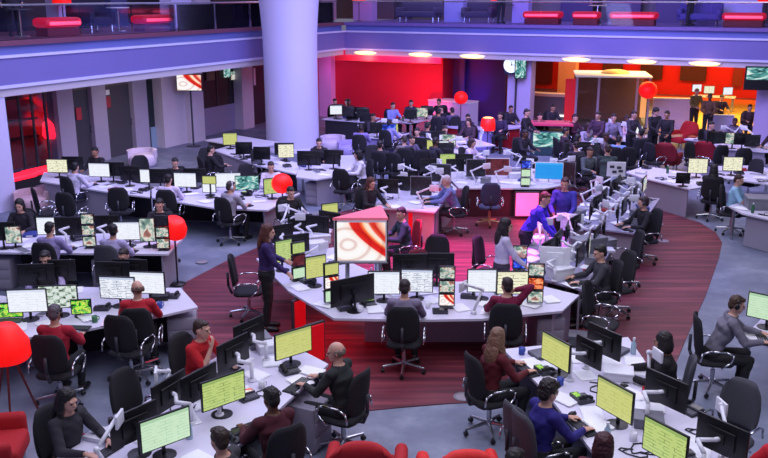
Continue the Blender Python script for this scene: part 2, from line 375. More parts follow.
for i, (px, z, kd, lab) in enumerate(((229, 2.28, 'teal', 'small teal lit picture in the office window'), (236, 2.15, 'video2', 'small coloured picture beside the teal one in the office window'))):
    p = left(px, off=2.93); d = DL; m = MB(); m.quad([up(p - d * .22, z - .16), up(p + d * .22, z - .16), up(p + d * .22, z + .16), up(p - d * .22, z + .16)])
    o = ob('wall_picture', m.mesh(), screen_mat(kd)); tag(o, lab, 'picture')
struct('wall_left_end', wallbox(left(254, off=3.0), left(275, off=3.0), 0, ZC, .06, NL), mat('dark end panel', (44, 40, 48), .6), 'dark panel with a white upright sign beside the white column')
sign(left(254.5, 85, 2.9), NL, .12, .7, 2.0, PAPER, 'wall_sign', 'narrow upright white sign beside the big white column')

# ground floor rear: red wall, lilac bay, columns, open cafe area
REDW = mat('bright red wall', (186, 12, 44), .6, var=.12, scale=.5)
struct('wall_red', wallbox(rear(333, 90, 1.4), rear(441, 90, 1.4), 0, 2.45, .25, NR), REDW, 'big red wall under the rear gallery')
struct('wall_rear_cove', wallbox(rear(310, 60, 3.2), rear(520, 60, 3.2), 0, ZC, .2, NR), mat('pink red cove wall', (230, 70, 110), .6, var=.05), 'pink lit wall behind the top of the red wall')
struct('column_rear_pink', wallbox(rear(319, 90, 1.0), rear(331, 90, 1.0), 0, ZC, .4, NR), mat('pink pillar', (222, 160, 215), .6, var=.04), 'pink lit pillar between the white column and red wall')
struct('wall_blue_bay', wallbox(rear(441, 90, 2.6), rear(505, 90, 2.6), 0, ZC, .2, NR), mat('deep violet wall', (66, 28, 96), .5, var=.2, scale=.7), 'deep violet bay right of the red wall')
struct('wall_bay_side', wallbox(rear(440.5, 90, 1.4), rear(442.5, 90, 1.4), 0, ZC, 1.2, NR), REDW, 'red end of the wall beside the violet bay')
struct('trim_bay_pole', wallbox(rear(459, 90, 2.2), rear(464, 90, 2.2), 0, ZC, .2, NR), mat('dark violet post', (66, 48, 92), .5), 'dark violet post in the bay')
struct('column_rear_lavender', wallbox(rear(507, 100, .7), rear(530, 100, .7), 0, ZC, .6, NR), mat('lavender pillar', (196, 182, 226), .6, var=.05), 'lavender pillar carrying the clock screens')
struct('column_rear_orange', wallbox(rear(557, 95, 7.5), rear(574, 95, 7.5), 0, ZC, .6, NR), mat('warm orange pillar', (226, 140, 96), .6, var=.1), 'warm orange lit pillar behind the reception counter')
struct('column_rear_right', wallbox(rear(756, 100, .5), rear(790, 100, .5), 0, ZC, .6, NR), mat('lavender pillar right', (190, 172, 220), .6, var=.05), 'lavender pillar at the right edge')
struct('wall_far', wallbox(rear(520, 70, 17), rear(830, 70, 17), 0, ZC + 2, .3, NR), mat('far red wall', (190, 40, 30), .6, var=.25, scale=.4), 'far red wall of the open area under the rear gallery')
WARM = mat('warm lit floor', (214, 178, 96), .6, var=.12, scale=1)  # yellow light put into the colour of this floor area
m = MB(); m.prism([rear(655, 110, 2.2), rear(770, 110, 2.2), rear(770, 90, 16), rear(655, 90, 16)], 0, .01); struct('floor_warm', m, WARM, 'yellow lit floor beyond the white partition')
for i, (x0, x1, z0, z1, rgb, txt) in enumerate(((532, 552, .3, 2.6, (90, 30, 26), 'dark red bay behind the reception counter'), (602, 622, .6, 2.6, (70, 60, 52), 'dark panel above the glass pod'), (640, 662, .8, 2.6, (52, 46, 42), 'dark opening in the far red wall'), (680, 706, .8, 2.6, (60, 50, 46), 'wide dark opening in the far red wall'), (733, 743, .6, 2.6, (110, 60, 40), 'brown post in the far red wall'))):
    struct('trim_far_panel', wallbox(rear(x0, 75, 16.8), rear(x1, 75, 16.8), z0, z1, .1, NR), mat('far panel %d' % i, rgb, .6, var=.2), txt)

# glowing shapes added in place of the patches of light under the gallery
SPOTM = mat('warm glow', (255, 214, 150), .4, emis=2.6, ecol=(255, 200, 130))
spots = [(365, 1.0, 'above the red wall, nearest the white column'), (420, 1.0, 'above the middle of the red wall'), (472, 1.0, 'above the violet bay'), (576, 1.0, 'above the orange pillar'), (642, 1.0, 'above the glass pod'), (705, 1.0, 'above the yellow floor')]
for px, off, txt in spots:
    p = rear(px, 58, .0); t = thing('glow_patch', 'long warm glow patch ' + txt, 'glow patch', up(p, ZC + .1), -YAW, 'added glow patches under the rear gallery')
    m = MB(); m.box((0, .03, .02), (1.1, .05, .07), bev=.01); ob('back_plate', m.mesh(), WHITEP, t)
    m = MB(); m.ball((0, 0, 0), (.5, .04, .075), 20, 10); ob('glow_shape', m.mesh(smooth=True), SPOTM, t)
# ------------------------------------------------------------------ furniture and equipment
def rounded_panel(w, h, th, bow, tilt=0, taper=.12, nx=10, nz=10):
    """a curved rounded backrest or seat shell standing in XZ, front towards -Y"""
    m = MB(); bm = m.bm; G = []
    for side in (0, 1):
        g = []
        for j in range(nz + 1):
            v = j / nz * 2 - 1; row = []
            for i in range(nx + 1):
                u = i / nx * 2 - 1
                su = u * math.sqrt(max(0, 1 - .42 * v ** 4 * abs(u) ** 2)) if True else u
                sv = v * math.sqrt(max(0, 1 - .30 * u ** 4 * abs(v) ** 2))
                ww = w / 2 * (1 - taper * max(0, v))
                edge = max(abs(u), abs(v)) ** 8
                y = (-bow * u * u + tilt * v) + (th / 2 * (1 - .6 * edge)) * (1 if side else -1)
                row.append(bm.verts.new((su * ww, y, sv * h / 2)))
            g.append(row)
        G.append(g)
    for s, g in enumerate(G):
        for j in range(nz):
            for i in range(nx):
                q = (g[j][i], g[j][i + 1], g[j + 1][i + 1], g[j + 1][i]); bm.faces.new(q if s == 0 else q[::-1])
    a, b = G
    ring = [(0, i) for i in range(nx)] + [(j, nx) for j in range(nz)] + [(nz, i) for i in range(nx, 0, -1)] + [(j, 0) for j in range(nz, 0, -1)]
    for k in range(len(ring)):
        p, q = ring[k], ring[(k + 1) % len(ring)]
        bm.faces.new((a[p[0]][p[1]], b[p[0]][p[1]], b[q[0]][q[1]], a[q[0]][q[1]]))
    bmesh.ops.recalc_face_normals(bm, faces=bm.faces[:])
    return m
MESHB = mat('black mesh chair fabric', (30, 29, 36), .85, bump=.3, scale=90)
MESHG = mat('grey mesh chair fabric', (74, 74, 84), .85, bump=.3, scale=90)
POLYS = []; PLACED = []
def inside(p, poly):
    c = False
    for i in range(len(poly)):
        a, b = poly[i], poly[i - 1]
        if (a[1] > p[1]) != (b[1] > p[1]) and p[0] < (b[0] - a[0]) * (p[1] - a[1]) / (b[1] - a[1]) + a[0]: c = not c
    return c
def near_on(p, poly, m):
    """nearest point of an outline's inset to p"""
    best = None; c = sum((V((q[0], q[1], 0)) for q in poly), V()) / len(poly)
    for i in range(len(poly)):
        a, b = V((*poly[i][:2], 0)), V((*poly[i - 1][:2], 0)); d = b - a; t = min(.97, max(.03, (V((p[0], p[1], 0)) - a).dot(d) / d.length_squared)); q = a + d * t
        if best is None or (q - V((p[0], p[1], 0))).length < best[0]: best = ((q - V((p[0], p[1], 0))).length, q)
    q = best[1]; k = (c - q); return best[0], q + k.normalized() * min(m, k.length * .6)
def settle(loc, a=0, off=0.0, r=.1, m=.13):
    """keep a desk thing's foot (off metres behind its origin) on a worktop"""
    k = V((-math.sin(R(a)), math.cos(R(a)), 0)) * off; p = V((loc[0], loc[1], 0)); q = p + k
    if not any(inside(q, P_) for P_ in POLYS):
        d, t = min((near_on(q, P_, m) for P_ in POLYS), key=lambda x: x[0])
        if d < 1.6: p = p + (t - q)
        else: print('NODESK', tuple(q), d)
    PLACED.append((p.x + k.x, p.y + k.y, r)); return p
def chair(loc, a, label, fab=None, base=None, group='office chairs', arms=True):
    t = thing('office_chair', label, 'chair', (loc[0], loc[1], 0.012), R(a), group)
    fab = fab or MESHB; base = base or SILVER
    ob('backrest', cached('chback', lambda: rounded_panel(.47, .56, .045, .06, .035).mesh(smooth=True)), fab, t, (0, .27, .80))
    ob('seat', cached('chseat', lambda: rounded_panel(.5, .48, .08, .0, 0, .05).mesh(smooth=True)), fab, t, (0, .0, .445), (PI / 2, 0, 0))
    def spine(): 
        m = MB(); m.path([(0, .1, .40), (0, .27, .42), (0, .325, .55), (0, .33, .78)], .022); return m.mesh(smooth=True)
    ob('back_support', cached('chspine', spine), DARKG, t)
    def col():
        m = MB(); m.rod((0, 0, .12), (0, 0, .30), .03, seg=12); m.rod((0, 0, .28), (0, 0, .41), .018, seg=10); return m.mesh(ang=40)
    ob('gas_lift', cached('chcol', col), base, t)
    def star():
        m = MB()
        for k in range(5):
            c, s = math.cos(2 * PI * k / 5 + .3), math.sin(2 * PI * k / 5 + .3)
            m.rod((c * .03, s * .03, .125), (c * .31, s * .31, .085), .026, .017)
        m.rod((0, 0, .09), (0, 0, .16), .045, seg=12); return m.mesh(ang=40)
    ob('star_base', cached('chstar', star), base, t)
    def wheel():
        m = MB(); m.rod((-.022, 0, .03), (.022, 0, .03), .03, seg=12); m.rod((0, 0, .03), (0, 0, .08), .008); return m.mesh(ang=40)
    for k in range(5):
        an = 2 * PI * k / 5 + .3
        ob('caster', cached('chwheel', wheel), BLACK, t, (.31 * math.cos(an), .31 * math.sin(an), 0), (0, 0, an))
    if arms:
        def arm():
            m = MB(); m.path([(0, .22, .50), (0, .20, .62), (0, .10, .665), (0, -.10, .665), (0, -.19, .63), (0, -.17, .53), (0, -.05, .43)], .013, 8); return m.mesh(smooth=True)
        for s in (-1, 1): ob('armrest', cached('charm', arm), CHROME, t, (s * .29, 0, 0))
    return t

def monitor(loc, a, kind, label, w=.52, h=.32, zc=1.05, arm=False, group='desk monitors', case=None, zd=.742):
    """loc: plan point under the screen's middle; the screen faces (sin a, -cos a)"""
    loc = settle(loc, a, .30 if arm else .07, .16)
    t = thing('monitor', label, 'monitor', (loc[0], loc[1], zd), R(a), group)
    c = zc - zd; key = (round(w, 2), round(h, 2))
    def case_():
        m = MB(); m.box((0, .018, 0), (w + .03, .028, h + .03), bev=.006); m.box((0, .042, 0), (w * .6, .03, h * .6), bev=.008); m.box((0, .06, 0), (.1, .02, .1)); return m.mesh(ang=35)
    ob('case', cached(('case', key), case_), case or BEZEL, t, (0, 0, c))
    def scr():
        m = MB(); m.quad([(-w / 2, 0, -h / 2), (w / 2, 0, -h / 2), (w / 2, 0, h / 2), (-w / 2, 0, h / 2)]); return m.mesh()
    ob('screen', cached(('scr', key), scr), screen_mat(kind), t, (0, .002, c))
    if arm:
        def arm_():
            m = MB(); m.rod((0, .30, 0), (0, .30, .03), .05, seg=12); m.rod((0, .30, 0), (0, .30, c * .75), .024)
            m.path([(0, .30, c * .75), (.13, .22, c * .95), (.02, .12, c), (0, .06, c)], .023, 8); return m.mesh(smooth=True)
        ob('monitor_arm', cached(('arm', round(c, 2)), arm_), WHITEP, t)
    else:
        def st():
            m = MB(); m.rod((0, .085, .01), (0, .075, c), .02, seg=8); m.box((0, .075, c), (.07, .03, .07)); return m.mesh(ang=40)
        ob('stand_neck', cached(('neck', round(c, 2)), st), case or BEZEL, t)
        def bs():
            m = MB(); m.lathe([(0, 0), (.12, 0), (.12, .008), (.06, .016), (0, .018)], 20, (0, .07, 0)); return m.mesh(ang=40)
        ob('stand_base', cached('mbase', bs), case or BEZEL, t)
    return t

def tower(loc, a, kinds, label, w=.21, h=.165, z0=.80, group='stacked monitor towers'):
    loc = settle(loc, a, .09, .14)
    t = thing('monitor_tower', label, 'monitor tower', (loc[0], loc[1], .742), R(a), group)
    n = len(kinds)
    def pole():
        m = MB(); m.rod((0, .09, 0), (0, .09, n * (h + .05)), .022); m.box((0, .09, .008), (.2, .16, .016), bev=.004); return m.mesh(ang=40)
    ob('stand_pole', cached(('tp', n), pole), BLACK, t)
    for i, k in enumerate(kinds):
        def cs():
            m = MB(); m.box((0, .03, 0), (w + .03, .055, h + .03), bev=.006); return m.mesh(ang=35)
        def sr():
            m = MB(); m.quad([(-w / 2, 0, -h / 2), (w / 2, 0, -h / 2), (w / 2, 0, h / 2), (-w / 2, 0, h / 2)]); return m.mesh()
        z = .06 + h / 2 + (n - 1 - i) * (h + .045)
        c = ob('small_monitor', cached(('tc', w, h), cs), BEZEL, t, (0, 0, z))
        ob('screen', cached(('ts', w, h), sr), screen_mat(k), c, (0, .001, 0))
    return t

def keyboard(p, a, label, m_=None):
    p = settle(p, r=.2, m=.12)
    t = thing('keyboard', label, 'keyboard', (p[0], p[1], .742), R(a), 'desk keyboards')
    def b():
        m = MB(); m.box((0, 0, .009), (.43, .145, .016), bev=.004); return m.mesh(ang=35)
    def k():
        m = MB()
        for j in range(5):
            for i in range(14): m.box((-.19 + i * .0292, -.054 + j * .027, .019), (.022, .02, .007))
        return m.mesh()
    ob('tray', cached('kbb', b), m_ or BLACK, t); ob('keys', cached('kbk', k), DARKG if m_ is None else GREYP, t)
    return t
def mouse(p, a, label):
    def b():
        m = MB(); m.ball((0, 0, .004), (.032, .055, .03), 12, 8); m.rod((0, -.025, .03), (0, -.038, .027), .006); return m.mesh(smooth=True)
    p = settle(p, r=.06, m=.1)
    o = ob('computer_mouse', cached('mouse', b), BLACK, None, (p[0], p[1], .742), (0, 0, R(a))); tag(o, label, 'mouse', 'desk mice'); return o
def phone(p, a, label, scr='green', body=None):
    p = settle(p, r=.15)
    t = thing('desk_phone', label, 'phone', (p[0], p[1], .742), R(a), 'desk phones')
    def b():
        m = MB(); m.prism([(-.11, -.1), (.11, -.1), (.11, .1), (-.11, .1)], 0, .03); m.prism([(-.11, 0), (.11, 0), (.11, .1), (-.11, .1)], .03, .06); return m.mesh()
    def hs():
        m = MB(); m.path([(-.08, -.08, .05), (-.08, -.04, .075), (-.08, .05, .09), (-.08, .09, .07)], .02, 8); return m.mesh(smooth=True)
    def ks():
        m = MB()
        for i in range(4):
            for j in range(4): m.box((-.02 + i * .034, -.08 + j * .025, .034), (.022, .016, .01))
        return m.mesh()
    def sr():
        m = MB(); m.quad([(-.03, .015, .064), (.1, .015, .064), (.1, .095, .066), (-.03, .095, .066)]); return m.mesh()
    ob('phone_body', cached('phb', b), body or DARKG, t); ob('handset', cached('phh', hs), BLACK, t); ob('keypad', cached('phk', ks), GREYP, t); ob('screen', cached('phs', sr), screen_mat(scr), t)
    return t
PINK = mat('pinkish paper', (228, 206, 222), .8, var=.05)
def papers(p, a, label, n=6, w=.21, d=.297, m_=None, z=.742):
    def b():
        m = MB()
        for i in range(n): m.box((math.sin(i * 2.1) * .012, math.cos(i * 1.7) * .01, .0016 + i * .003), (w, d, .0026), rz=math.sin(i * 3.3) * .07)
        return m.mesh()
    p = settle(p, r=.13)
    o = ob('paper_stack', cached(('pap', n, w, d), b), m_ or PAPER, None, (p[0], p[1], z), (0, 0, R(a))); tag(o, label, 'papers', 'paper stacks on the desks'); return o
def mug(p, label, m_=None, z=.742):
    p = settle(p, r=.05)
    t = thing('mug', label, 'cup', (p[0], p[1], z), R(40), 'mugs on the desks')
    def b():
        m = MB(); m.lathe([(0, 0), (.036, 0), (.04, .01), (.04, .095), (.035, .095), (.034, .012), (0, .01)], 18); return m.mesh(smooth=True)
    def h():
        m = MB(); m.path([(.038, 0, .075), (.062, 0, .07), (.066, 0, .045), (.058, 0, .025), (.038, 0, .022)], .007); return m.mesh(smooth=True)
    ob('cup', cached('mugb', b), m_ or WHITEP, t); ob('handle', cached('mugh', h), m_ or WHITEP, t); return t
def desk_box(p, a, d, label, m_, name='storage_box', cat='box', z=.742):
    p = settle(p, r=max(d[0], d[1]) / 2)
    t = thing(name, label, cat, (p[0], p[1], z), R(a))
    m = MB(); m.box((0, 0, d[2] * .4), (d[0], d[1], d[2] * .8), bev=.008); ob('box_body', m.mesh(ang=35), m_, t)
    m = MB(); m.box((0, 0, d[2] * .9), (d[0] + .015, d[1] + .015, d[2] * .2), bev=.006); ob('lid', m.mesh(ang=35), m_, t); return t
def laptop(p, a, kind, label):
    p = settle(p, r=.2)
    t = thing('laptop', label, 'laptop', (p[0], p[1], .742), R(a))
    m = MB(); m.box((0, 0, .01), (.34, .23, .018), bev=.004); ob('keyboard_base', m.mesh(ang=35), DARKG, t)
    m = MB(); m.box((0, .14, .13), (.34, .012, .23), bev=.004); l = ob('lid', m.mesh(ang=35), BLACK, t)
    m = MB(); m.quad([(-.155, .132, .03), (.155, .132, .03), (.155, .132, .23), (-.155, .132, .23)]); ob('screen', m.mesh(), screen_mat(kind), l); return t

def jointed_arm(p, a, label):
    """white sprung arm with a small flat head, clamped to the worktop"""
    p = settle(p, r=.08); t = thing('jointed_arm', label, 'arm', (p[0], p[1], .742), R(a), 'white jointed arms on the desks')
    def lo():
        m = MB(); m.rod((0, 0, 0), (0, 0, .05), .045, seg=12); m.rod((0, 0, .04), (-.14, .05, .34), .02); m.ball((-.14, .05, .34), .032, 10, 7); return m.mesh(smooth=True)
    def hi():
        m = MB(); m.rod((-.14, .05, .34), (.2, -.04, .5), .02); m.ball((.2, -.04, .5), .028, 10, 7); return m.mesh(smooth=True)
    def hd():
        m = MB(); m.box((.22, -.06, .47), (.2, .03, .14), bev=.01); return m.mesh(ang=40)
    ob('lower_arm', cached('jal', lo), WHITEP, t); ob('upper_arm', cached('jau', hi), WHITEP, t); ob('head_plate', cached('jah', hd), WHITEP, t); return t
def bottle(p, label, m_):
    p = settle(p, r=.05); t = thing('bottle', label, 'bottle', (p[0], p[1], .742), 0, 'bottles on the desks')
    def b():
        m = MB(); m.lathe([(0, 0), (.033, 0), (.035, .02), (.035, .14), (.014, .18), (.014, .2), (0, .2)], 14); return m.mesh(smooth=True)
    def c():
        m = MB(); m.lathe([(.017, .195), (.017, .222), (0, .223)], 12); return m.mesh()
    ob('bottle_body', cached('btb', b), m_, t); ob('cap', cached('btc', c), WHITEP, t); return t
def folder(p, a, label, m_):
    p = settle(p, r=.15); t = thing('ring_binder', label, 'binder', (p[0], p[1], .742), R(a), 'binders on the desks')
    def b():
        m = MB(); m.box((0, 0, .025), (.25, .31, .05), bev=.004); return m.mesh(ang=35)
    def l():
        m = MB(); m.box((0, -.156, .025), (.12, .004, .03)); return m.mesh()
    ob('cover', cached('fob', b), m_, t); ob('spine_label', cached('fol', l), PAPER, t); return t
def cable(p, a, label):
    p = settle(p, r=.12); 
    def c():
        m = MB(); m.path([(.28 * (i / 22 - .5) + .09 * math.sin(i * .9), .1 * math.sin(i * .55) + .05 * math.cos(i * 1.3), .008) for i in range(23)], .0075, 6); return m.mesh(smooth=True)
    o = ob('cable', cached('cab', c), BLACK, None, (p[0], p[1], .742), (0, 0, R(a))); tag(o, label, 'cable', 'cables on the desks'); return o

def poly_inset(pts, d):
    """pull a convex-ish outline inwards by d"""
    n = len(pts); c = sum((V((p[0], p[1], 0)) for p in pts), V()) / n
    return [V((p[0], p[1], 0)) + (c - V((p[0], p[1], 0))).normalized() * d for p in pts]
def desk(label, pts, panels=(), legs=(), top=None, pan=None, group=None, zt=.742, name='desk', spine=None, drawers=()):
    """worktop over an outline; panels: outline edges carrying upright panels; legs: corner indices; spine: two plan points of a centre panel"""
    pts = [V((p[0], p[1], 0)) for p in pts]
    POLYS.append(pts)
    ar = sum(pts[i].x * pts[(i + 1) % len(pts)].y - pts[(i + 1) % len(pts)].x * pts[i].y for i in range(len(pts)))
    ctr = sum(pts, V()) / len(pts)
    t = thing(name, label, 'desk', (ctr.x, ctr.y, 0.0), 0, group)
    L = [p - ctr for p in pts]
    m = MB(); m.prism(L, zt - .035, zt); ob('worktop', m.mesh(), top or DESKM, t)
    ins = poly_inset(L, .12)
    for i in panels:
        a, b = ins[i], ins[(i + 1) % len(L)]; d = (b - a).normalized(); n = V((-d.y, d.x, 0)) * (1 if ar > 0 else -1)
        m = MB(); m.prism([a, b, b + n * .03, a + n * .03], .012, zt - .035); ob('side_panel', m.mesh(), pan or DESKP, t)
    for i in legs:
        p = ins[i]; m = MB(); m.box((p.x, p.y, (zt - .035) / 2 + .006), (.06, .06, zt - .047), bev=.006); ob('leg', m.mesh(), SILVER, t)
    if spine:
        a, b = V((*spine[0][:2], 0)) - ctr, V((*spine[1][:2], 0)) - ctr; d = (b - a).normalized(); n = V((-d.y, d.x, 0))
        m = MB(); m.prism([a - n * .02, b - n * .02, b + n * .02, a + n * .02], .012, zt - .035); ob('centre_panel', m.mesh(), pan or DESKD, t)
    for (x, y, rz) in drawers:
        p = V((x, y, 0)) - ctr
        m = MB(); m.box((p.x, p.y, .30), (.42, .5, .56), rz=R(rz), bev=.006); pd = ob('pedestal', m.mesh(ang=35), DESKP, t)
        for k in range(3):
            q = MB(); q.box((0, -.255, .12 + k * .18), (.38, .012, .16), bev=.003, M=MX.Translation((p.x, p.y, .012)) @ MX.Rotation(R(rz), 4, 'Z')); ob('drawer', q.mesh(ang=35), DESKP, pd)
    return t
def rect(p0, p1, w0, w1):
    """outline of a desk whose long edge runs p0 -> p1, reaching w0 to its right and w1 to its left"""
    p0, p1 = V((p0[0], p0[1], 0)), V((p1[0], p1[1], 0)); d = (p1 - p0).normalized(); n = V((-d.y, d.x, 0))
    return [p0 - n * w0, p1 - n * w0, p1 + n * w1, p0 + n * w1]

def red_lamp(loc, label, r0=.2, r1=.28, h=.36, z=1.25, tripod=True, round_=False, stand=True, tilt=0):
    t = thing('red_lamp', label, 'lamp', loc, R(20), 'red lamps')
    if round_:
        m = MB(); m.ball((0, 0, z), (r1, r1, r1 * .95), 24, 16); ob('lamp_shade', m.mesh(smooth=True), REDLAMP, t)
    else:
        m = MB(); prof = [(r1 * .9, -h / 2), (r1, -h * .42), (r1 * .97, 0), (r0 * 1.05, h * .42), (r0 * .8, h / 2), (0, h / 2 + .005)]
        m.lathe(prof, 28); ob('lamp_shade', m.mesh(smooth=True), REDLAMP, t, (0, 0, z), (R(tilt), R(tilt * .6), 0))
    if stand:
        if tripod:
            for k in range(3):
                an = 2 * PI * k / 3 + .4; m = MB(); m.rod((.04 * math.cos(an), .04 * math.sin(an), z - h * .3), (.33 * math.cos(an), .33 * math.sin(an), .01), .016, .012)
                ob('leg', m.mesh(), mat('dark red wood', (96, 34, 34), .5), t)
        else:
            m = MB(); m.rod((0, 0, 0), (0, 0, z), .016); ob('pole', m.mesh(), BLACK, t)
            m = MB(); m.lathe([(0, 0), (.15, 0), (.15, .015), (0, .03)], 20); ob('base', m.mesh(smooth=True), BLACK, t)
    return t
# ------------------------------------------------------------------ people
def ik(S, T, a, b, hint):
    d = T - S; L = min(d.length, a + b - .004); dn = d.normalized()
    x = (a * a - b * b + L * L) / (2 * L); h = math.sqrt(max(a * a - x * x, 0))
    p = hint - dn * hint.dot(dn); p.normalize()
    return S + dn * x + p * h, S + dn * L
def capsule(mb, p0, p1, r0, r1, seg=14):
    p0, p1 = V(p0), V(p1); d = p1 - p0
    m3 = d.to_track_quat('Z', 'Y').to_matrix(); L = d.length; secs = []
    for k in range(1, 5):
        t = k / 4 * PI / 2; secs.append((p0 + m3 @ V((0, 0, -r0 * math.cos(t))), r0 * math.sin(t), r0 * math.sin(t), m3))
    for k in range(0, 4):
        t = k / 4 * PI / 2; secs.append((p0 + m3 @ V((0, 0, L + r1 * math.sin(t))), r1 * math.cos(t), r1 * math.cos(t), m3))
    mb.loft(secs, seg)

class Body: pass
def build_body(key, seated=True, lean=.06, side=0.0, hyaw=0, hpitch=10, lh=(-.15, -.42, .79), rh=(.15, -.42, .79), lflat=True, rflat=True, legs=None, twist=0, fem=False, lowpal=(0, 0, -1), rpal=None):
    """one continuous figure facing -Y; returns meshes for skin, shirt, trousers, shoes and the head frame"""
    mb = MB(); prims = []
    def cap(tag_, p0, p1, r0, r1):
        capsule(mb, p0, p1, r0, r1); prims.append((tag_, V(p0), V(p1), r0, r1))
    hipz = .53 if seated else .93
    pel = V((0, 0.03 if seated else 0, hipz))
    # spine
    ln = lean
    waist = pel + V((side * .2, -ln * .25, .17)); chest = pel + V((side * .6, -ln * .7, .36)); sh = pel + V((side, -ln, .485)); nb = pel + V((side * 1.1, -ln * 1.1 - .005, .56))
    s = .94 if fem else 1
    rotm = Euler((math.atan2(ln, .5) , 0, R(twist))).to_matrix(); I3 = MX.Identity(3)
    mb.loft([(pel + V((0, 0, -.10)), .10, .08, I3), (pel + V((0, 0, -.06)), .165, .12, I3), (pel + V((0, 0, .03)), .175 + (.008 if fem else 0), .125, I3), (waist, .14 * s, .10, rotm), (chest + V((0, 0, -.05)), .165 * s, .12, rotm), (chest + V((0, 0, .04)), .175 * s, .12, rotm), (sh + V((0, 0, -.02)), .165 * s, .095, rotm), (sh + V((0, .005, .035)), .11, .075, rotm), (nb, .062, .06, rotm), (nb + V((0, 0, .03)), .05, .052, rotm)], 24)
    prims.append(('pelvis', pel + V((-.06, 0, -.02)), pel + V((.06, 0, -.02)), .125, .125)); prims.append(('torso', waist, sh, .125, .12))
    # head
    hr = Euler((R(-hpitch) * -1, 0, R(hyaw))).to_matrix(); hc = nb + V((0, -.018, .135)) + V((0, -.03 * math.sin(R(hpitch)), 0))
    H3 = lambda x, y, z: hc + hr @ V((x, y, z)); M4 = hr.to_4x4()
    cap('neck', nb + V((0, .005, -.03)), H3(0, .018, -.05), .056 * s, .053 * s)
    mb.ball(H3(0, .012, .025), (.075, .095, .095), 20, 14, M4); mb.ball(H3(0, -.022, -.03), (.062, .072, .085), 18, 12, M4)
    capsule(mb, H3(0, -.055, -.085), H3(0, -.072, -.088), .026, .02); capsule(mb, H3(0, -.088, .015), H3(0, -.108, -.022), .009, .014)
    capsule(mb, H3(-.035, -.08, .028), H3(.035, -.08, .028), .013, .013)
    for q in (-1, 1): mb.ball(H3(q * .077, .012, -.005), (.012, .022, .034), 10, 8, M4)
    capsule(mb, H3(-.018, -.088, -.055), H3(.018, -.088, -.055), .009, .009)
    prims.append(('head', H3(0, .01, .03), H3(0, -.02, -.05), .09, .075))
    # arms
    ends = {}
    for q, hand, flat in ((-1, lh, lflat), (1, rh, rflat)):
        S = sh + rotm @ V((q * .175 * s, .0, .0)); T = V(hand)
        hint = V((q * .75, .45, -.75)); E, Wr = ik(S, T, .285, .25, hint)
        cap('shirt', S + V((-q * .045, 0, .0)), S, .062 * s, .062 * s); cap('shirt', S, E, .056 * s, .043 * s); cap('fore', E, Wr, .043 * s, .027 * s)
        d = (Wr - E).normalized()
        pn = V((0, 0, -1)) if flat else V((0, .6, .3)) if T.z > .95 else V((-q, 0, 0))
        d2 = (d * .55 + V((0, -.6, 0))).normalized() if flat else d
        pn = (pn - d2 * pn.dot(d2)).normalized(); ax = d2.cross(pn).normalized()
        pc = Wr + d2 * .045
        m3 = MX((ax, pn, d2)).transposed().to_4x4()
        mb.ball(pc, (.040, .017, .055), 14, 10, m3); prims.append(('hand', Wr + d2 * .02, Wr + d2 * .15, .03, .02))
        cap('hand', Wr - d * .01, Wr + d2 * .03, .026, .024)
        curl = .45 if flat else .7
        for i, (o, l) in enumerate(((-.029, .062), (-.010, .075), (.010, .071), (.028, .056))):
            b = Wr + d2 * .088 + ax * o; m1 = b + (d2 * math.cos(curl * .5) + pn * math.sin(curl * .5) + ax * o * 2).normalized() * l * .55
            e1 = m1 + (d2 * math.cos(curl * 1.6) + pn * math.sin(curl * 1.6)).normalized() * l * .55
            capsule(mb, b - d2 * .02, m1, .0092, .0088, 8); capsule(mb, m1, e1, .0088, .0078, 8)
        tb = Wr + d2 * .03 + ax * (-q if True else q) * .03; td = (d2 * .7 + ax * (-q) * .75 + pn * .25).normalized()
        capsule(mb, tb - td * .01, tb + td * .04, .0125, .0105, 8); capsule(mb, tb + td * .04, tb + td * .04 + (td + d2 * .6).normalized() * .03, .0105, .009, 8)
    # legs
    for q in (-1, 1):
        hp = pel + V((q * .09, 0, -.03))
        if legs: kn, an = V(legs[0 if q < 0 else 1][0]), V(legs[0 if q < 0 else 1][1])
        elif seated: kn, an = V((q * .13, -.42, .515)), V((q * .12, -.36, .085))
        else: kn, an = V((q * .10, -.02, .49)), V((q * .10, .02, .085))
        cap('leg', hp, kn, .085, .058); cap('leg', kn, kn.lerp(an, .35) + V((0, .012, 0)), .055, .053); cap('leg', kn.lerp(an, .35) + V((0, .012, 0)), an, .053, .036)
        cap('foot', an + V((0, .02, -.035)), an + V((q * .01, -.10, -.045)), .042, .038); cap('foot', an + V((q * .01, -.10, -.045)), an + V((q * .015, -.17, -.052)), .038, .03)
    me0 = mb.mesh('body_raw'); me0.materials.clear()
    o = bpy.data.objects.new('tmp', me0); C.objects.link(o)
    rm = o.modifiers.new('r', 'REMESH'); rm.mode = 'VOXEL'; rm.voxel_size = .0085; rm.use_smooth_shade = True
    sm = o.modifiers.new('s', 'SMOOTH'); sm.factor = .5; sm.iterations = 2
    dg = bpy.context.evaluated_depsgraph_get(); ev = o.evaluated_get(dg)
    me = bpy.data.meshes.new_from_object(ev, depsgraph=dg); bpy.data.objects.remove(o)
    n = len(me.vertices); co = np.empty(n * 3); me.vertices.foreach_get('co', co); co = co.reshape(-1, 3)
    no = np.empty(n * 3); me.vertices.foreach_get('normal', no); no = no.reshape(-1, 3)
    best = np.full(n, 9.0); cls = np.zeros(n, int); tags = ['pelvis', 'torso', 'neck', 'head', 'shirt', 'fore', 'hand', 'leg', 'foot']
    for (tg, a, b, r0, r1) in prims:
        a_, d_ = np.array(a), np.array(b - a); t_ = np.clip(((co - a_) @ d_) / (d_ @ d_ + 1e-9), 0, 1)
        ds = np.linalg.norm(co - a_ - t_[:, None] * d_, axis=1) - (r0 + (r1 - r0) * t_)
        k = ds < best; best[k] = ds[k]; cls[k] = tags.index(tg)
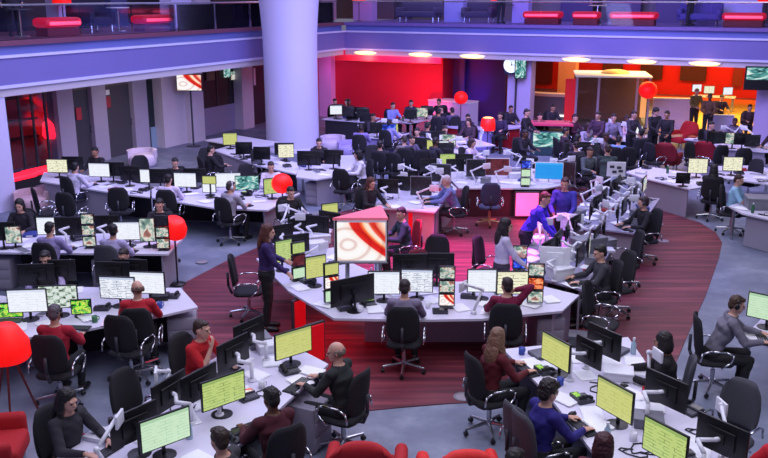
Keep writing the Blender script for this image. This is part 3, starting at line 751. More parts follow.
    nbz = np.array(nb)
    cls[(cls == 1) & ((co - nbz)[:, 2] > -.012) & (np.linalg.norm((co - nbz)[:, :2], axis=1) < .075)] = 2
    wz = pel.z + .10
    cls[(cls == 1) & (co[:, 2] < wz)] = 0; cls[(cls == 0) & (co[:, 2] > wz)] = 1
    pv = [p.vertices[:] for p in me.polygons]
    B = Body()
    me.materials.append(None); B.skin = me
    def piece(sel, off, nm, rough=0.0):
        s_ = set(np.nonzero(np.isin(cls, sel))[0].tolist()); fs = [f for f in pv if all(v in s_ for v in f)]
        used = sorted({v for f in fs for v in f}); ix = {v: i for i, v in enumerate(used)}
        q = co[used] + no[used] * off
        if rough:
            q = q + no[used] * (rough * (np.sin(q[:, [2]] * 46 + q[:, [0]] * 17) * np.cos(q[:, [0]] * 31 + q[:, [1]] * 23)))
        mm = bpy.data.meshes.new(nm); mm.from_pydata(q.tolist(), [], [[ix[v] for v in f] for f in fs]); mm.polygons.foreach_set('use_smooth', [True] * len(mm.polygons)); mm.materials.append(None)
        return mm
    B.shirt = piece([1, 4, 5], .011, 'shirt', .004); B.tee = piece([1, 4], .011, 'tee', .003)
    B.trousers = piece([0, 7], .010, 'trousers', .003)
    B.shoes = []
    for q in (-1, 1):
        old = cls.copy(); cls[(cls == 8) & (co[:, 0] * q < 0)] = 99; B.shoes.append(piece([8], .007, 'shoe')); cls[:] = old
    B.hc, B.hr = hc, Euler((R(hpitch), 0, R(hyaw))); B.seated = seated
    return B

BODY = {}
POSES = dict(
    typing=dict(hpitch=14), typeL=dict(hyaw=28, hpitch=10, lean=.08), typeR=dict(hyaw=-28, hpitch=10, lean=.08),
    typef=dict(hpitch=12, fem=True), 
    chin=dict(hyaw=18, hpitch=6, lean=.14, lh=(-.02, -.30, 1.02), lflat=False, rh=(.16, -.42, .79), fem=True),
    back=dict(lean=-.12, hpitch=4, hyaw=10, lh=(-.16, -.30, .66), rh=(.18, -.30, .66)),
    ear=dict(hpitch=6, hyaw=20, lean=.04, lh=(-.11, -.06, 1.16), lflat=False, rh=(.2, -.42, .80), fem=True),
    reach=dict(lean=.2, hpitch=16, side=.04, lh=(-.15, -.55, .80), rh=(.2, -.6, .80)),
    stand=dict(seated=False, lean=.03, hpitch=12, lh=(-.15, -.36, 1.08), rh=(.15, -.38, 1.05), lflat=False, rflat=False),
    standf=dict(seated=False, lean=.02, hpitch=8, lh=(-.16, -.34, 1.0), rh=(.14, -.30, 1.1), lflat=False, rflat=False, fem=True),
    side=dict(seated=False, lean=.0, hpitch=4, hyaw=-15, lh=(-.27, .0, .88), rh=(.27, -.02, .88), lflat=False, rflat=False),
    leanover=dict(seated=False, lean=.26, hpitch=22, lh=(-.18, -.56, .98), rh=(.2, -.52, .92), lflat=False, rflat=False),
)
def body(pose):
    if pose not in BODY: BODY[pose] = build_body(pose, **POSES[pose])
    return BODY[pose]

def remesh_of(mb, vox, nm, rough=.004):
    me0 = mb.mesh(nm); me0.materials.clear(); o = bpy.data.objects.new('tmp', me0); C.objects.link(o)
    rm = o.modifiers.new('r', 'REMESH'); rm.mode = 'VOXEL'; rm.voxel_size = vox; rm.use_smooth_shade = True
    dg = bpy.context.evaluated_depsgraph_get(); me = bpy.data.meshes.new_from_object(o.evaluated_get(dg), depsgraph=dg); bpy.data.objects.remove(o)
    for v in me.vertices:
        k = noise.noise(v.co * 45); v.co += v.normal * (k * rough)
    me.polygons.foreach_set('use_smooth', [True] * len(me.polygons)); me.materials.append(None); return me
def hair_mesh(style):
    def f():
        m = MB()
        if style == 'short':
            m.ball((0, .026, .048), (.081, .092, .090), 20, 14); m.ball((0, .06, -.005), (.068, .055, .075), 16, 10); m.ball((0, -.036, .094), (.056, .05, .028), 14, 9)
        elif style == 'curly':
            m.ball((0, .025, .055), (.098, .105, .1), 20, 14); m.ball((0, .06, -.01), (.09, .07, .085), 16, 10); m.ball((0, -.05, .09), (.075, .05, .04), 14, 9)
        elif style == 'bob':
            m.ball((0, .024, .05), (.09, .1, .092), 20, 14); m.ball((0, .07, -.03), (.085, .055, .11), 16, 10)
            for q in (-1, 1): m.ball((q * .076, .022, -.04), (.022, .055, .095), 12, 9)
        elif style == 'long':
            m.ball((0, .024, .05), (.09, .1, .092), 20, 14); m.ball((0, .085, -.06), (.092, .05, .15), 16, 10); m.ball((0, .105, -.19), (.1, .045, .15), 16, 10)
            for q in (-1, 1): m.ball((q * .078, .02, -.06), (.022, .055, .12), 12, 9); m.ball((q * .09, -.005, -.17), (.03, .04, .1), 12, 9)
        elif style == 'bald':
            for q in (-1, 1): m.ball((q * .07, .03, .0), (.018, .06, .045), 12, 9)
            m.ball((0, .085, .0), (.065, .03, .05), 14, 9)
        return remesh_of(m, .008 if style != 'curly' else .009, 'hair_' + style, .012 if style == 'curly' else .007)
    return cached('hair' + style, f)

SKIN = {'l': mat('light skin', (206, 158, 140), .5, var=.05), 'm': mat('tan skin', (178, 128, 104), .5, var=.05), 'd': mat('brown skin', (104, 68, 54), .5, var=.05)}
def cloth(rgb): return mat('cloth %d %d %d' % rgb, rgb, .85, var=.18, scale=9, bump=.15)
def hairm(rgb): return mat('hair %d %d %d' % rgb, rgb, .55, var=.3, scale=40, bump=.3)
EYEM = mat('dark eye', (22, 18, 18), .2)
NPEOPLE = 0
def person(px, py, pose, a, label, hair='short', hcol=(26, 20, 20), shirt=(40, 40, 48), trou=(30, 30, 38), skin='l', tee=False, headset=None, seat=None, hz=None, group=None, scale=1.0, dz=0.012, seatfab=None):
    """px, py: where the middle of the head stands in the photograph"""
    B = body(pose); zc = B.hc.z * scale + dz
    p = W(px, py, zc); rz = MX.Rotation(R(a), 3, 'Z'); root = p - rz @ (B.hc * scale); root.z = dz
    if B.seated:
        fw = rz @ V((0, -1, 0))
        for k in range(24):
            if not any(inside(root + fw * f_, P_) for P_ in POLYS for f_ in (.0, .09)): break
            root = root - fw * .05
    o = ob('person', B.skin, SKIN[skin], None, root, (0, 0, R(a))); o.scale = (scale,) * 3
    tag(o, label, 'person', group)
    ob('shirt', B.tee if tee else B.shirt, cloth(shirt), o); ob('trousers', B.trousers, cloth(trou), o)
    for s_ in B.shoes: ob('shoe', s_, BLACK, o)
    if hair: ob('hair', hair_mesh(hair), hairm(hcol), o, B.hc, B.hr)
    def eye():
        m = MB(); m.ball((0, 0, 0), .0095, 8, 6); return m.mesh(smooth=True)
    hm = B.hr.to_matrix()
    for q in (-1, 1): ob('eye', cached('eye', eye), EYEM, o, B.hc + hm @ V((q * .03, -.0865, .008)))
    if headset:
        def hs():
            m = MB(); m.path([(.088 * math.cos(t), .012, .01 + .12 * math.sin(t)) for t in [k * PI / 10 for k in range(11)]], .011)
            for q in (-1, 1): m.ball((q * .092, .012, .0), (.02, .035, .042), 12, 9)
            return m.mesh(smooth=True)
        ob('headset', cached('headset', hs), headset, o, B.hc, B.hr)
    if seat:
        chair(root, a, seat, fab=seatfab)
    return root

def front_of(root, a, d, s=0.0):
    """a point d metres in front of and s to the right of a seated person"""
    rz = MX.Rotation(R(a), 3, 'Z'); q = V(root) + rz @ V((-s, -d, 0)); q.z = 0; return q
# ------------------------------------------------------------------ desks
D = .742
# front left island (axis runs up and right), front right island
fl0, fl1 = V((-3.55, 7.0, 0)), V((-2.14, 9.95, 0))
flw = V((.906, -.42, 0)) * 1.62
desk('long pale double desk at the front left with the green and white screens', [fl0, fl0 + flw, V((-.70, 9.85, 0)), V((-1.0, 10.2, 0)), V((-1.9, 10.6, 0))], panels=(0, 2, 3), spine=(fl0 + flw / 2, fl1 + flw / 2 + V((.1, .2, 0))), drawers=((-.95, 9.2, 64),))
frp = [W(503, 349, D), W(628, 337, D), W(662, 385, D), W(745, 462, D), W(780, 500, D), W(615, 480, D), W(545, 391, D)]
desk('pale double desk at the front right with three yellow green screens', frp, panels=(0,), spine=(W(565, 352, D), W(690, 470, D)), legs=(1, 2, 6))
# left banks
desk('pale desk at left edge where two red jumpers sit', [W(-30, 352, D), W(22, 338, D), W(77, 331, D), W(168, 314, D), W(198, 307, D), W(181, 288, D), W(80, 287, D), W(-30, 302, D)], panels=(), legs=(0, 2), spine=(W(-30, 318, D), W(176, 296, D)), drawers=((-3.05, 12.05, 10), (-5.0, 11.6, 10)))
desk('pale desk behind the red jumpers, under the middle left white screens', [W(-30, 252, D), W(60, 253, D), W(168, 254, D), W(183, 238, D), W(168, 230, D), W(-30, 231, D)], panels=(2,), spine=(W(-30, 236, D), W(165, 236, D)), drawers=((-5.1, 14.95, 0), (-7.0, 14.95, 0)))
desk('long pale desk with the white screens along the left wall', [W(40, 181, D), W(115, 193, D), W(150, 197, D), W(150, 186, D), W(112, 178, D), W(44, 172, D)], panels=(0,), spine=(W(44, 175, D), W(150, 190, D)))
desk('pale desk continuing right towards the round red lamp', [W(152, 197.5, D), W(215, 208, D), W(268, 210, D), W(300, 193, D), W(262, 186, D), W(205, 188, D), W(152, 186.5, D)], panels=(2,), spine=(W(152, 190, D), W(262, 192, D)))
desk('grey fronted desk with the white card standing on its corner', [W(296, 177, D), W(316, 179.5, D), W(361, 172, D), W(345, 163, D), W(300, 165, D)], panels=(1,), legs=(2, 4), drawers=((-1.75, 21.5, -15),))
desk('pale desk before the white column with the yellow screen', [W(214, 150, D), W(256, 165, D), W(296, 174, D), W(302, 164, D), W(265, 154, D), W(228, 146, D)], panels=(0,), spine=(W(220, 148, D), W(296, 168, D)))
# central ring
desk('curved front arc of the central desk ring', [(-2.25, 14.3), (-1.5, 12.6), (-.72, 11.42), (.4, 11.36), (1.4, 11.4), (2.62, 11.72), (3.02, 12.4), (2.1, 13.2), (1.3, 13.05), (.4, 13.02), (-.1, 13.4), (-.6, 14.1), (-.9, 15.0)], panels=(5,), pan=mat('lilac end panel', (176, 166, 190), .5), legs=(0, 1, 12), spine=((-.3, 12.3), (2.0, 12.3)), drawers=((2.45, 12.05, 8),))
desk('left arc of the central desk ring where the man in black with the lanyard sits', [(-2.2, 15.0), (-1.15, 15.2), (-.95, 17.0), (-1.9, 17.5)], panels=(0,), spine=((-1.65, 15.2), (-1.4, 17.2)))
desk('rear left arc of the central desk ring with the red lit end', [(-.3, 18.1), (1.09, 17.65), (1.75, 19.95), (1.5, 21.6), (.4, 20.6)], panels=(0, 1), spine=((.4, 18.3), (1.2, 21)), legs=())
desk('rear arc of the central desk ring with the black dual screens', [(1.8, 20.0), (3.85, 19.95), (4.6, 20.5), (4.8, 21.9), (3.6, 22.6), (1.55, 22.1)], panels=(0,), spine=((2.0, 21.3), (4.4, 21.3)), pan=mat('dark maroon panel', (66, 24, 40), .6))
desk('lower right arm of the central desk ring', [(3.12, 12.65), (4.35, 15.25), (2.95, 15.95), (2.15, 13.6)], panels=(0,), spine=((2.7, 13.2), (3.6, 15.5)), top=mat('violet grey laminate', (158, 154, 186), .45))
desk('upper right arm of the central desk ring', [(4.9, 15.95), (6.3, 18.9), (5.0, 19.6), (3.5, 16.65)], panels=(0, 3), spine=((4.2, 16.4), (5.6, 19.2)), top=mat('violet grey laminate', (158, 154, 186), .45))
# right banks
desk('pale desk at right, beside the woman in black seen from behind', [W(626, 172, D), W(640, 177, D), W(690, 189, D), W(712, 186, D), W(700, 174, D), W(645, 166, D)], panels=(1,), legs=(3, 0))
desk('pale desk right of the dark haired woman in black, with a cream screen', [W(712, 176, D), W(768, 184, D), W(800, 176, D), W(770, 165, D), W(718, 166, D)], panels=(), legs=(0, 1))
desk('grey desk at the right edge with the grey box on it', [W(729, 206, D), W(742, 213, D), W(800, 226, D), W(815, 212, D), W(745, 200, D)], panels=(1,), legs=(0,))
desk('desk at the right edge with the man in the grey shirt', [W(742, 338, D), W(800, 352, D), W(850, 335, D), W(800, 305, D), W(762, 318, D)], panels=(), legs=(0, 1))
# back rows
BK = []
def rowdesk(label, p0, p1, dep, **k):
    a, b = W(*p0, D), W(*p1, D); a.z = b.z = 0
    return desk(label, rect(a, b, 0, dep), **k)
rowdesk('dark fronted desk row between the white column and red wall', (322, 119), (364, 122), 1.3, panels=(0,), pan=DESKD)
rowdesk('narrow white table in front of the red wall, right of the pale blue shirts', (410, 123), (447, 116), 1.0, legs=(0, 1, 2, 3))
rowdesk('lilac topped desk in the middle distance', (362, 137), (396, 139), 1.4, panels=(0,), pan=mat('lilac panel', (150, 136, 196), .6))
rowdesk('cluttered pale desk right of the lilac desk', (402, 152), (450, 160), 1.5, panels=(0,), pan=DESKD)
rowdesk('cluttered pale desk behind the rear arc of the ring', (432, 140), (455, 148), 1.4, panels=(0,), pan=DESKD)
rowdesk('pale desk among the crowd by the teal top', (566, 160), (592, 163), 1.5, panels=(0,), pan=DESKD)
rowdesk('desk behind the crowd, before the glass pod', (585, 138), (640, 142), 1.4, panels=(0,), pan=DESKD)
rowdesk('pale desk below the yellow floor, with many small screens', (705, 147), (768, 152), 1.6, panels=(0,), pan=DESKP)
rowdesk('long desk in the far open area under the red panels', (692, 96), (735, 98), .8, legs=(0, 1, 2, 3))
rowdesk('dark desk left of the white column by the office window', (205, 140), (250, 148), 1.3, panels=(0,), pan=DESKD)
rowdesk('cream desk right of the low red seats', (684, 139), (701, 141), .6, panels=(0,), legs=())

# ------------------------------------------------------------------ people (px, py = head)
P = {}
def add(k, *a, **kw): P[k] = (person(*a, **kw), a[3])
MX_ = 'dark mesh office chair '
add('dkwoman', 82, 405, 'typef', 62, 'woman with long dark hair in a dark top typing at the front left desk', 'long', (20, 16, 18), (44, 42, 50), seat=MX_ + 'under the long haired woman at the front left desk')
add('redcardi', 214, 333, 'chin', 58, 'woman with short brown hair in a red cardigan, hand to her chin', 'short', (52, 34, 28), (186, 22, 34), (40, 40, 52), tee=True, seat=MX_ + 'under the woman in the red cardigan')
add('profile', 219, 440, 'typeR', -112, 'man with short brown hair in profile at the bottom edge, dark grey top', 'short', (48, 34, 26), (58, 58, 64), seat=MX_ + 'under the man in profile at the bottom edge')
add('maroonman', 271, 399, 'typing', -142, 'man with dark cropped hair in a maroon jumper typing, seen from behind', 'short', (22, 18, 18), (74, 22, 36), skin='d', seat=MX_ + 'under the man in the maroon jumper')
add('greycoat', 336, 352, 'typeL', -118, 'man with thin grey hair in a dark jacket at the front left desk end', 'bald', (110, 100, 92), (36, 40, 42), seat=MX_ + 'with chrome arms under the man in the dark jacket')
add('blonde', 498, 338, 'typeL', 112, 'woman with long fair brown hair in a maroon top at the front right desk', 'long', (120, 88, 72), (92, 18, 34), seat=MX_ + 'under the fair haired woman in maroon')
add('blueman', 549, 392, 'typing', 112, 'person with dark curly hair in a deep blue jumper typing', 'curly', (28, 20, 22), (40, 32, 120), seat='grey mesh office chair under the person in the deep blue jumper', seatfab=MESHG)
add('maroonlow', 604, 446, 'typef', 150, 'woman with dark red hair in a maroon top at the bottom edge', 'bob', (62, 22, 30), (88, 20, 40), seat=MX_ + 'under the dark red haired woman at the bottom edge')
add('bottomhead', 515, 462, 'typing', 140, 'dark haired person whose head just shows at the bottom edge', 'short', (26, 18, 18), (36, 34, 40), seat=MX_ + 'under the head at the bottom edge')
add('blackr', 654, 341, 'typeR', -108, 'person with dark hair in black at the far side of the front right desk', 'bob', (24, 16, 18), (30, 26, 32), skin='m', seat='dark mesh office chair with a rounded grey back behind the person in black', seatfab=MESHG)
add('greyman', 737, 305, 'reach', 78, 'man in a grey shirt with a headset at the right edge desk', 'short', (70, 48, 36), (112, 108, 124), (34, 32, 36), headset=BLACK, seat=MX_ + 'with a narrow back under the man in the grey shirt')
add('redcorner', 782, 441, 'reach', -70, 'person in a red top reaching in at the bottom right corner', 'short', (40, 28, 24), (196, 22, 40), tee=True, seat=MX_ + 'under the red top at the bottom right corner')
add('redphones', 55, 314, 'typing', 176, 'grey haired person with headphones in a red jumper, seen from behind', 'short', (88, 80, 88), (172, 26, 52), headset=BLACK, seat=MX_ + 'with chrome arms under the red jumper with headphones')
add('redbald', 137, 289, 'typeL', -172, 'close cropped person in a bright red jumper, seen from behind', 'bald', (96, 70, 62), (186, 30, 48), seat=MX_ + 'under the close cropped person in bright red')
add('lilacback', 45, 259, 'typing', 6, 'person in a pale lilac shirt facing the camera behind two dark monitors', 'short', (30, 22, 26), (196, 180, 226), seat=MX_ + 'under the pale lilac shirt facing the camera')
add('bluelilac', 118, 260, 'typing', -8, 'person in a blue lilac shirt facing the camera behind dark monitors', 'short', (36, 22, 26), (120, 110, 200), seat=MX_ + 'under the blue lilac shirt facing the camera')
add('lilacone', 50, 229, 'typing', 172, 'dark haired person in a lilac shirt before the white document screen', 'short', (22, 16, 22), (150, 138, 190), seat=MX_ + 'under the lilac shirt before the document screen')
add('lilactwo', 113, 231, 'typeL', 170, 'dark haired person in a pale shirt before the wide blank white screen', 'short', (22, 16, 22), (176, 166, 208), seat='office chair with a grey mesh window back under the pale shirt', seatfab=MESHG)
add('womandark', 16, 208, 'typef', 4, 'dark haired woman in a black top facing the camera at the left edge', 'bob', (22, 16, 20), (34, 30, 42), seat=MX_ + 'under the black top at the left edge')
add('behindtower', 157, 210, 'typing', 8, 'person facing the camera behind the dark monitors, left of the red lamp', 'short', (24, 18, 20), (40, 36, 46), seat=MX_ + 'behind the dark monitors left of the red lamp')
add('stripes', 77, 167, 'typeL', 150, 'dark haired person in navy with white sleeves at the left wall desk', 'short', (20, 16, 22), (206, 200, 228), trou=(34, 34, 60), seat=MX_ + 'under the white sleeves at the left wall desk')
add('farstand', 95, 152, 'typing', -20, 'person in dark clothes behind the left wall desk, between the grey doors', 'short', (22, 18, 20), (36, 34, 42), skin='m')
add('blackshirt', 175, 163, 'typing', 0, 'dark haired person in black facing the camera left of the white shirt', 'short', (22, 18, 20), (30, 28, 34), seat=MX_ + 'under the black shirt at the left wall desk')
add('whiteshirt', 172, 177, 'typing', 178, 'person in a white shirt from behind at the left wall desk', 'short', (18, 14, 18), (220, 206, 236), seat=MX_ + 'under the white shirt at the left wall desk')
add('greytee', 231, 187, 'typeR', 150, 'man with headphones in a light grey shirt facing the teal screen', 'short', (64, 54, 56), (166, 158, 178), tee=True, headset=WHITEP, seat=MX_ + 'under the light grey shirt by the teal screen')
add('darkcol', 211, 150, 'typing', 120, 'person in black in a chair left of the yellow screen', 'short', (22, 18, 20), (30, 28, 36), seat=MX_ + 'left of the yellow screen by the office window')
add('behindlamp', 271, 167, 'typing', 14, 'person in a white shirt behind the round red lamp', 'short', (40, 28, 26), (220, 208, 226), seat=MX_ + 'behind the round red lamp')
add('darkfacing', 319, 143, 'typing', 8, 'person in black facing the camera right of the white column foot', 'short', (30, 24, 24), (30, 26, 36), seat=MX_ + 'right of the white column foot')
add('whiteleft', 358, 155, 'typeR', -70, 'dark haired woman in a white top beside the standing white card', 'bob', (24, 18, 22), (220, 216, 232), seat=MX_ + 'under the white top beside the white card')
add('lanyard', 308, 201, 'typing', 30, 'man in black with an orange lanyard at the left arc of the ring', 'short', (32, 24, 24), (30, 28, 34), seat=MX_ + 'under the man with the orange lanyard')
add('purplewoman', 268, 232, 'standf', 92, 'standing woman with long brown hair, dark purple top and black skirt', 'long', (84, 44, 38), (52, 34, 92), (24, 22, 28))
add('greyback', 405, 287, 'typing', 174, 'man in a grey shirt from behind before two white screens', 'short', (44, 32, 36), (126, 116, 142), tee=False, seat='black office chair under the man in grey before two white screens')
add('phonewoman', 507, 277, 'ear', 172, 'woman in a magenta maroon jumper with a phone to her ear', 'short', (42, 24, 30), (122, 18, 62), (60, 20, 44), seat='black office chair behind the woman in magenta maroon')
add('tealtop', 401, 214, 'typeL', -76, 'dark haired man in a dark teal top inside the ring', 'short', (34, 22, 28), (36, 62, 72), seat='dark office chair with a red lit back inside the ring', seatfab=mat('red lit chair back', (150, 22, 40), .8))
add('brownhair', 374, 184, 'typef', 40, 'woman with brown hair in black behind the left end of the rear left arc', 'long', (86, 52, 44), (34, 28, 40), seat=MX_ + 'behind the rear left arc')
add('whitehair', 446, 181, 'reach', -82, 'older man with white hair in a grey blue top leaning over the ring desk', 'short', (206, 190, 200), (112, 118, 176), (44, 36, 52), seat=MX_ + 'under the white haired man')
add('longblouse', 506, 226, 'standf', 96, 'woman with long dark hair and white sleeves standing inside the ring', 'long', (34, 18, 30), (200, 190, 222), (60, 50, 72))
add('bluelean', 545, 199, 'leanover', 70, 'brown haired person in bright blue bending over the right arm of the ring', 'short', (80, 44, 40), (46, 40, 190), (28, 26, 48))
add('bluestand', 565, 184, 'stand', -20, 'standing person in blue and black at the inner side of the right arm', 'short', (58, 32, 36), (62, 56, 160), (26, 24, 40))
add('darkright', 600, 253, 'typing', -86, 'man with dark hair in dark grey at the lower right arm', 'short', (26, 20, 22), (58, 58, 66), seat=MX_ + 'under the man in dark grey at the lower right arm')
add('blackphones', 641, 203, 'typeR', -76, 'person in black with headphones at the upper right arm', 'short', (50, 28, 30), (30, 28, 34), headset=DARKG, seat=MX_ + 'under the person in black with headphones')
add('blackhair', 714, 170, 'back', 150, 'dark haired woman in black seen from behind right of the cream screen', 'long', (20, 16, 20), (28, 26, 34), seat=MX_ + 'under the woman in black right of the cream screen')
add('bluetee', 746, 181, 'typing', 60, 'boyish person in a pale blue tee shirt behind the grey box desk', 'short', (60, 36, 34), (150, 196, 226), tee=True, seat=MX_ + 'under the pale blue tee shirt')
add('farright', 762, 133, 'typeR', -60, 'dark haired person in maroon black near the right edge pillar', 'bob', (24, 18, 20), (50, 28, 40), seat=MX_ + 'near the right edge pillar')
# further back
bk = [
 (656, 112, 'stand', 20, 'person in black standing at the white partition, left of a pair', 'curly', (24, 18, 22), (30, 28, 38)),
 (667, 115, 'stand', -30, 'person in dark clothes standing at the white partition, right of a pair', 'short', (26, 18, 20), (34, 30, 38)),
 (601, 129, 'typing', -30, 'person in a teal top in the crowd before the glass pod', 'short', (60, 40, 34), (92, 160, 150)),
 (619, 140, 'typing', 150, 'person in a light blue top in the crowd', 'short', (34, 26, 28), (120, 150, 210)),
 (627, 119, 'typing', 30, 'person in a pink white top in the crowd', 'short', (48, 34, 32), (216, 176, 186)),
 (608, 150, 'leanover', 165, 'person in dark green bending over, in front of the crowd', 'short', (50, 32, 34), (48, 62, 66)),
 (641, 133, 'back', 170, 'large person in black from behind, right of the crowd', 'short', (22, 18, 20), (28, 26, 34)),
 (614, 118, 'stand', 10, 'person in grey lilac standing behind the crowd', 'short', (40, 30, 30), (130, 120, 150)),
 (575, 118, 'typing', 40, 'person in dark maroon beside the red pod edge', 'short', (44, 24, 30), (70, 30, 54)),
 (588, 127, 'typing', 20, 'person in pale grey left of the teal top', 'bob', (52, 34, 34), (160, 150, 170)),
 (527, 113, 'stand', 60, 'person in black standing before the reception counter', 'short', (24, 18, 22), (30, 26, 36)),
 (511, 109, 'typing', 20, 'person in dark clothes at the foot of the lavender pillar', 'short', (26, 20, 24), (40, 34, 50)),
 (500, 116, 'typing', -20, 'person in dark violet left of the lavender pillar', 'short', (26, 20, 24), (54, 40, 72)),
 (393, 106, 'typing', 30, 'person in a pale blue shirt before the red wall', 'short', (28, 22, 26), (142, 150, 216)),
 (400, 121, 'typing', 150, 'person in a lilac shirt from behind before the red wall', 'short', (28, 22, 26), (150, 146, 214)),
 (412, 107, 'typing', 0, 'person in dark blue right of the pale blue shirt', 'short', (28, 22, 26), (44, 40, 66)),
 (427, 104, 'typing', -40, 'person in black at the right end of the red wall', 'short', (28, 22, 26), (34, 28, 36)),
 (441, 109, 'typing', -60, 'person in black against the white box front in the bay', 'short', (24, 20, 24), (36, 30, 44)),
 (452, 111, 'typing', 200, 'person in dark violet grey under the red round lamp', 'short', (30, 24, 28), (84, 74, 110)),
 (361, 128, 'typing', 170, 'person in a lilac top at the lilac topped desk', 'short', (36, 28, 32), (140, 124, 190)),
 (404, 140, 'typing', 200, 'person in grey khaki by the small yellow screen', 'short', (60, 50, 48), (116, 106, 112)),
 (428, 126, 'typing', 150, 'person in black at the middle of the back desks', 'short', (30, 24, 28), (46, 38, 54)),
 (445, 130, 'typing', 30, 'person in grey violet left of the curved red counter', 'short', (46, 34, 36), (100, 88, 116)),
 (472, 143, 'typing', 60, 'person in a white and pink top at the curved red counter', 'bob', (60, 40, 44), (214, 196, 226)),
 (350, 103, 'typing', 20, 'person in maroon black against the red wall', 'short', (40, 18, 24), (60, 20, 32)),
 (341, 104, 'typing', -20, 'person in grey at the desk row by the white column', 'short', (30, 20, 24), (72, 62, 80)),
 (439, 112, 'typing', 160, 'person in dark grey at the right end of the narrow white table', 'short', (30, 24, 24), (60, 52, 66)),
 (722, 98, 'typing', 0, 'person in blue black at the far desk under the red panels', 'short', (40, 30, 30), (50, 46, 90)),
 (697, 92, 'stand', 10, 'person in olive standing at the far desk under the red panels', 'short', (90, 70, 50), (110, 104, 60)),
 (710, 97, 'stand', -20, 'person in brown standing at the far desk', 'short', (60, 44, 36), (100, 72, 56)),
 (750, 108, 'typing', -10, 'person in dark brown before the right edge pillar', 'short', (30, 22, 22), (66, 50, 56)),
 (553, 108, 'typing', 20, 'person in black right of the reception counter front', 'short', (30, 22, 22), (44, 38, 50)),
 (412, 140, 'typing', 40, 'person in violet grey behind the small yellow screen', 'short', (34, 26, 30), (90, 80, 110)),
 (380, 145, 'back', 160, 'person in black from behind in the middle distance', 'short', (26, 20, 26), (34, 30, 44)),
 (525, 134, 'typing', 40, 'person in black left of the pink topped kiosk', 'short', (24, 18, 22), (32, 28, 38)),
 (576, 146, 'typing', 190, 'person in dark clothes from behind, right of the kiosk', 'short', (40, 26, 30), (50, 44, 60)),
 (566, 132, 'typing', 100, 'person in brown black left of the crowd', 'short', (36, 24, 26), (56, 42, 52)),
 (583, 139, 'typeL', 60, 'person in violet black in front of the pale grey top', 'bob', (30, 22, 26), (52, 40, 64)),
 (598, 116, 'stand', -40, 'person in dark plum standing at the pod posts', 'short', (40, 28, 30), (70, 44, 66)),
 (606, 137, 'typing', 70, 'person in grey brown under the teal top', 'short', (50, 36, 34), (104, 92, 100)),
 (634, 115, 'stand', 30, 'person in dark grey standing right of the grey lilac one', 'short', (30, 22, 24), (58, 52, 66)),
 (590, 152, 'typing', 20, 'person in grey green left of the bending one', 'short', (44, 32, 34), (84, 92, 98)),
 (456, 126, 'typing', -30, 'person in dark brown at the left end of the red counter', 'bob', (44, 28, 30), (64, 48, 60)),
 (468, 118, 'typing', 20, 'person in violet black behind the red counter', 'short', (30, 22, 26), (52, 42, 70)),
 (436, 142, 'typing', 120, 'person in charcoal by the second small yellow screen', 'short', (30, 22, 26), (48, 44, 56)),
 (417, 132, 'typing', -20, 'person in dark lilac behind the back desks', 'short', (34, 26, 30), (92, 80, 128)),
 (380, 119, 'typing', 30, 'person in charcoal left of the lilac shirt', 'short', (28, 20, 24), (46, 40, 56)),
 (335, 102, 'typing', 20, 'person in black leftmost at the column desk row', 'short', (26, 18, 22), (36, 28, 38)),
 (540, 117, 'typing', 10, 'person in dark grey behind the pink topped kiosk', 'short', (28, 22, 26), (60, 54, 68)),
 (735, 122, 'typing', -20, 'person in grey violet behind the pale low partition', 'short', (40, 30, 32), (96, 86, 116)),
 (714, 126, 'typing', 30, 'person in charcoal at the left of the desk below the yellow floor', 'short', (30, 22, 24), (50, 46, 58)),
]
for i, b in enumerate(bk):
    stand = b[2] in ('stand', 'leanover')
    add('bk%d' % i, b[0], b[1], b[2], b[3], b[4], b[5], b[6], b[7], skin='lmlld'[i % 5], group='people in the middle and far distance', seat=None if stand else 'dark chair under the ' + b[4].split('person ')[1].replace('in a ', '').replace('in ', ''))
# upper gallery figures
for px, py, off, lab, sh in ((331 + 10, 0, 1.2, None, None),):
    pass

# ------------------------------------------------------------------ empty chairs (px, py = middle of the backrest)
def chair_at(px, py, a, label, z=.80, **k):
    p = W(px, py, z); rz = MX.Rotation(R(a), 3, 'Z'); r = p - rz @ V((0, .27, 0)); chair(r, a, label, **k)
chair_at(122, 393, 62, 'empty dark mesh office chair left of the front left desk, behind the standing dark monitors')
chair_at(118, 335, 168, 'empty dark mesh office chair between the two red jumpers')
chair_at(231, 272, 95, 'empty dark office chair left of the standing woman in purple')
chair_at(417, 266, 20, 'empty office chair with a round red lit back inside the ring front', fab=mat('red lit dark chair', (110, 24, 44), .8))  # dark chair, the red light on it put into its colour
chair_at(476, 252, 60, 'empty dark office chair seen from the side inside the ring front')
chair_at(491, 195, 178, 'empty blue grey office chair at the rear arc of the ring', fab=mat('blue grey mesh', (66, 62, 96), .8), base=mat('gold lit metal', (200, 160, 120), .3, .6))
chair_at(630, 268, -70, 'empty dark office chair right of the man in dark grey')
chair_at(640, 246, -84, 'empty dark office chair behind the upper right arm, with a bright star base')
chair_at(742, 404, -48, 'empty grey mesh office chair at the lower right', fab=MESHG)
chair_at(205, 158, 40, 'empty dark office chair by the lavender pillar')
chair_at(512, 428, 118, 'grey mesh office chair with a pale edge at the bottom, left of the blue jumper', fab=MESHG)
chair_at(34, 200, 120, 'empty dark office chair before the white rounded seat at left')
chair_at(118, 200, 190, 'empty dark office chair at the left wall desk, right of the white sleeves')
chair_at(255, 160, 60, 'empty dark office chair left of the cream screen, by the column')
chair_at(372, 155, 20, 'empty dark office chair right of the white top')
chair_at(393, 163, 150, 'empty dark office chair behind the rear left arc')
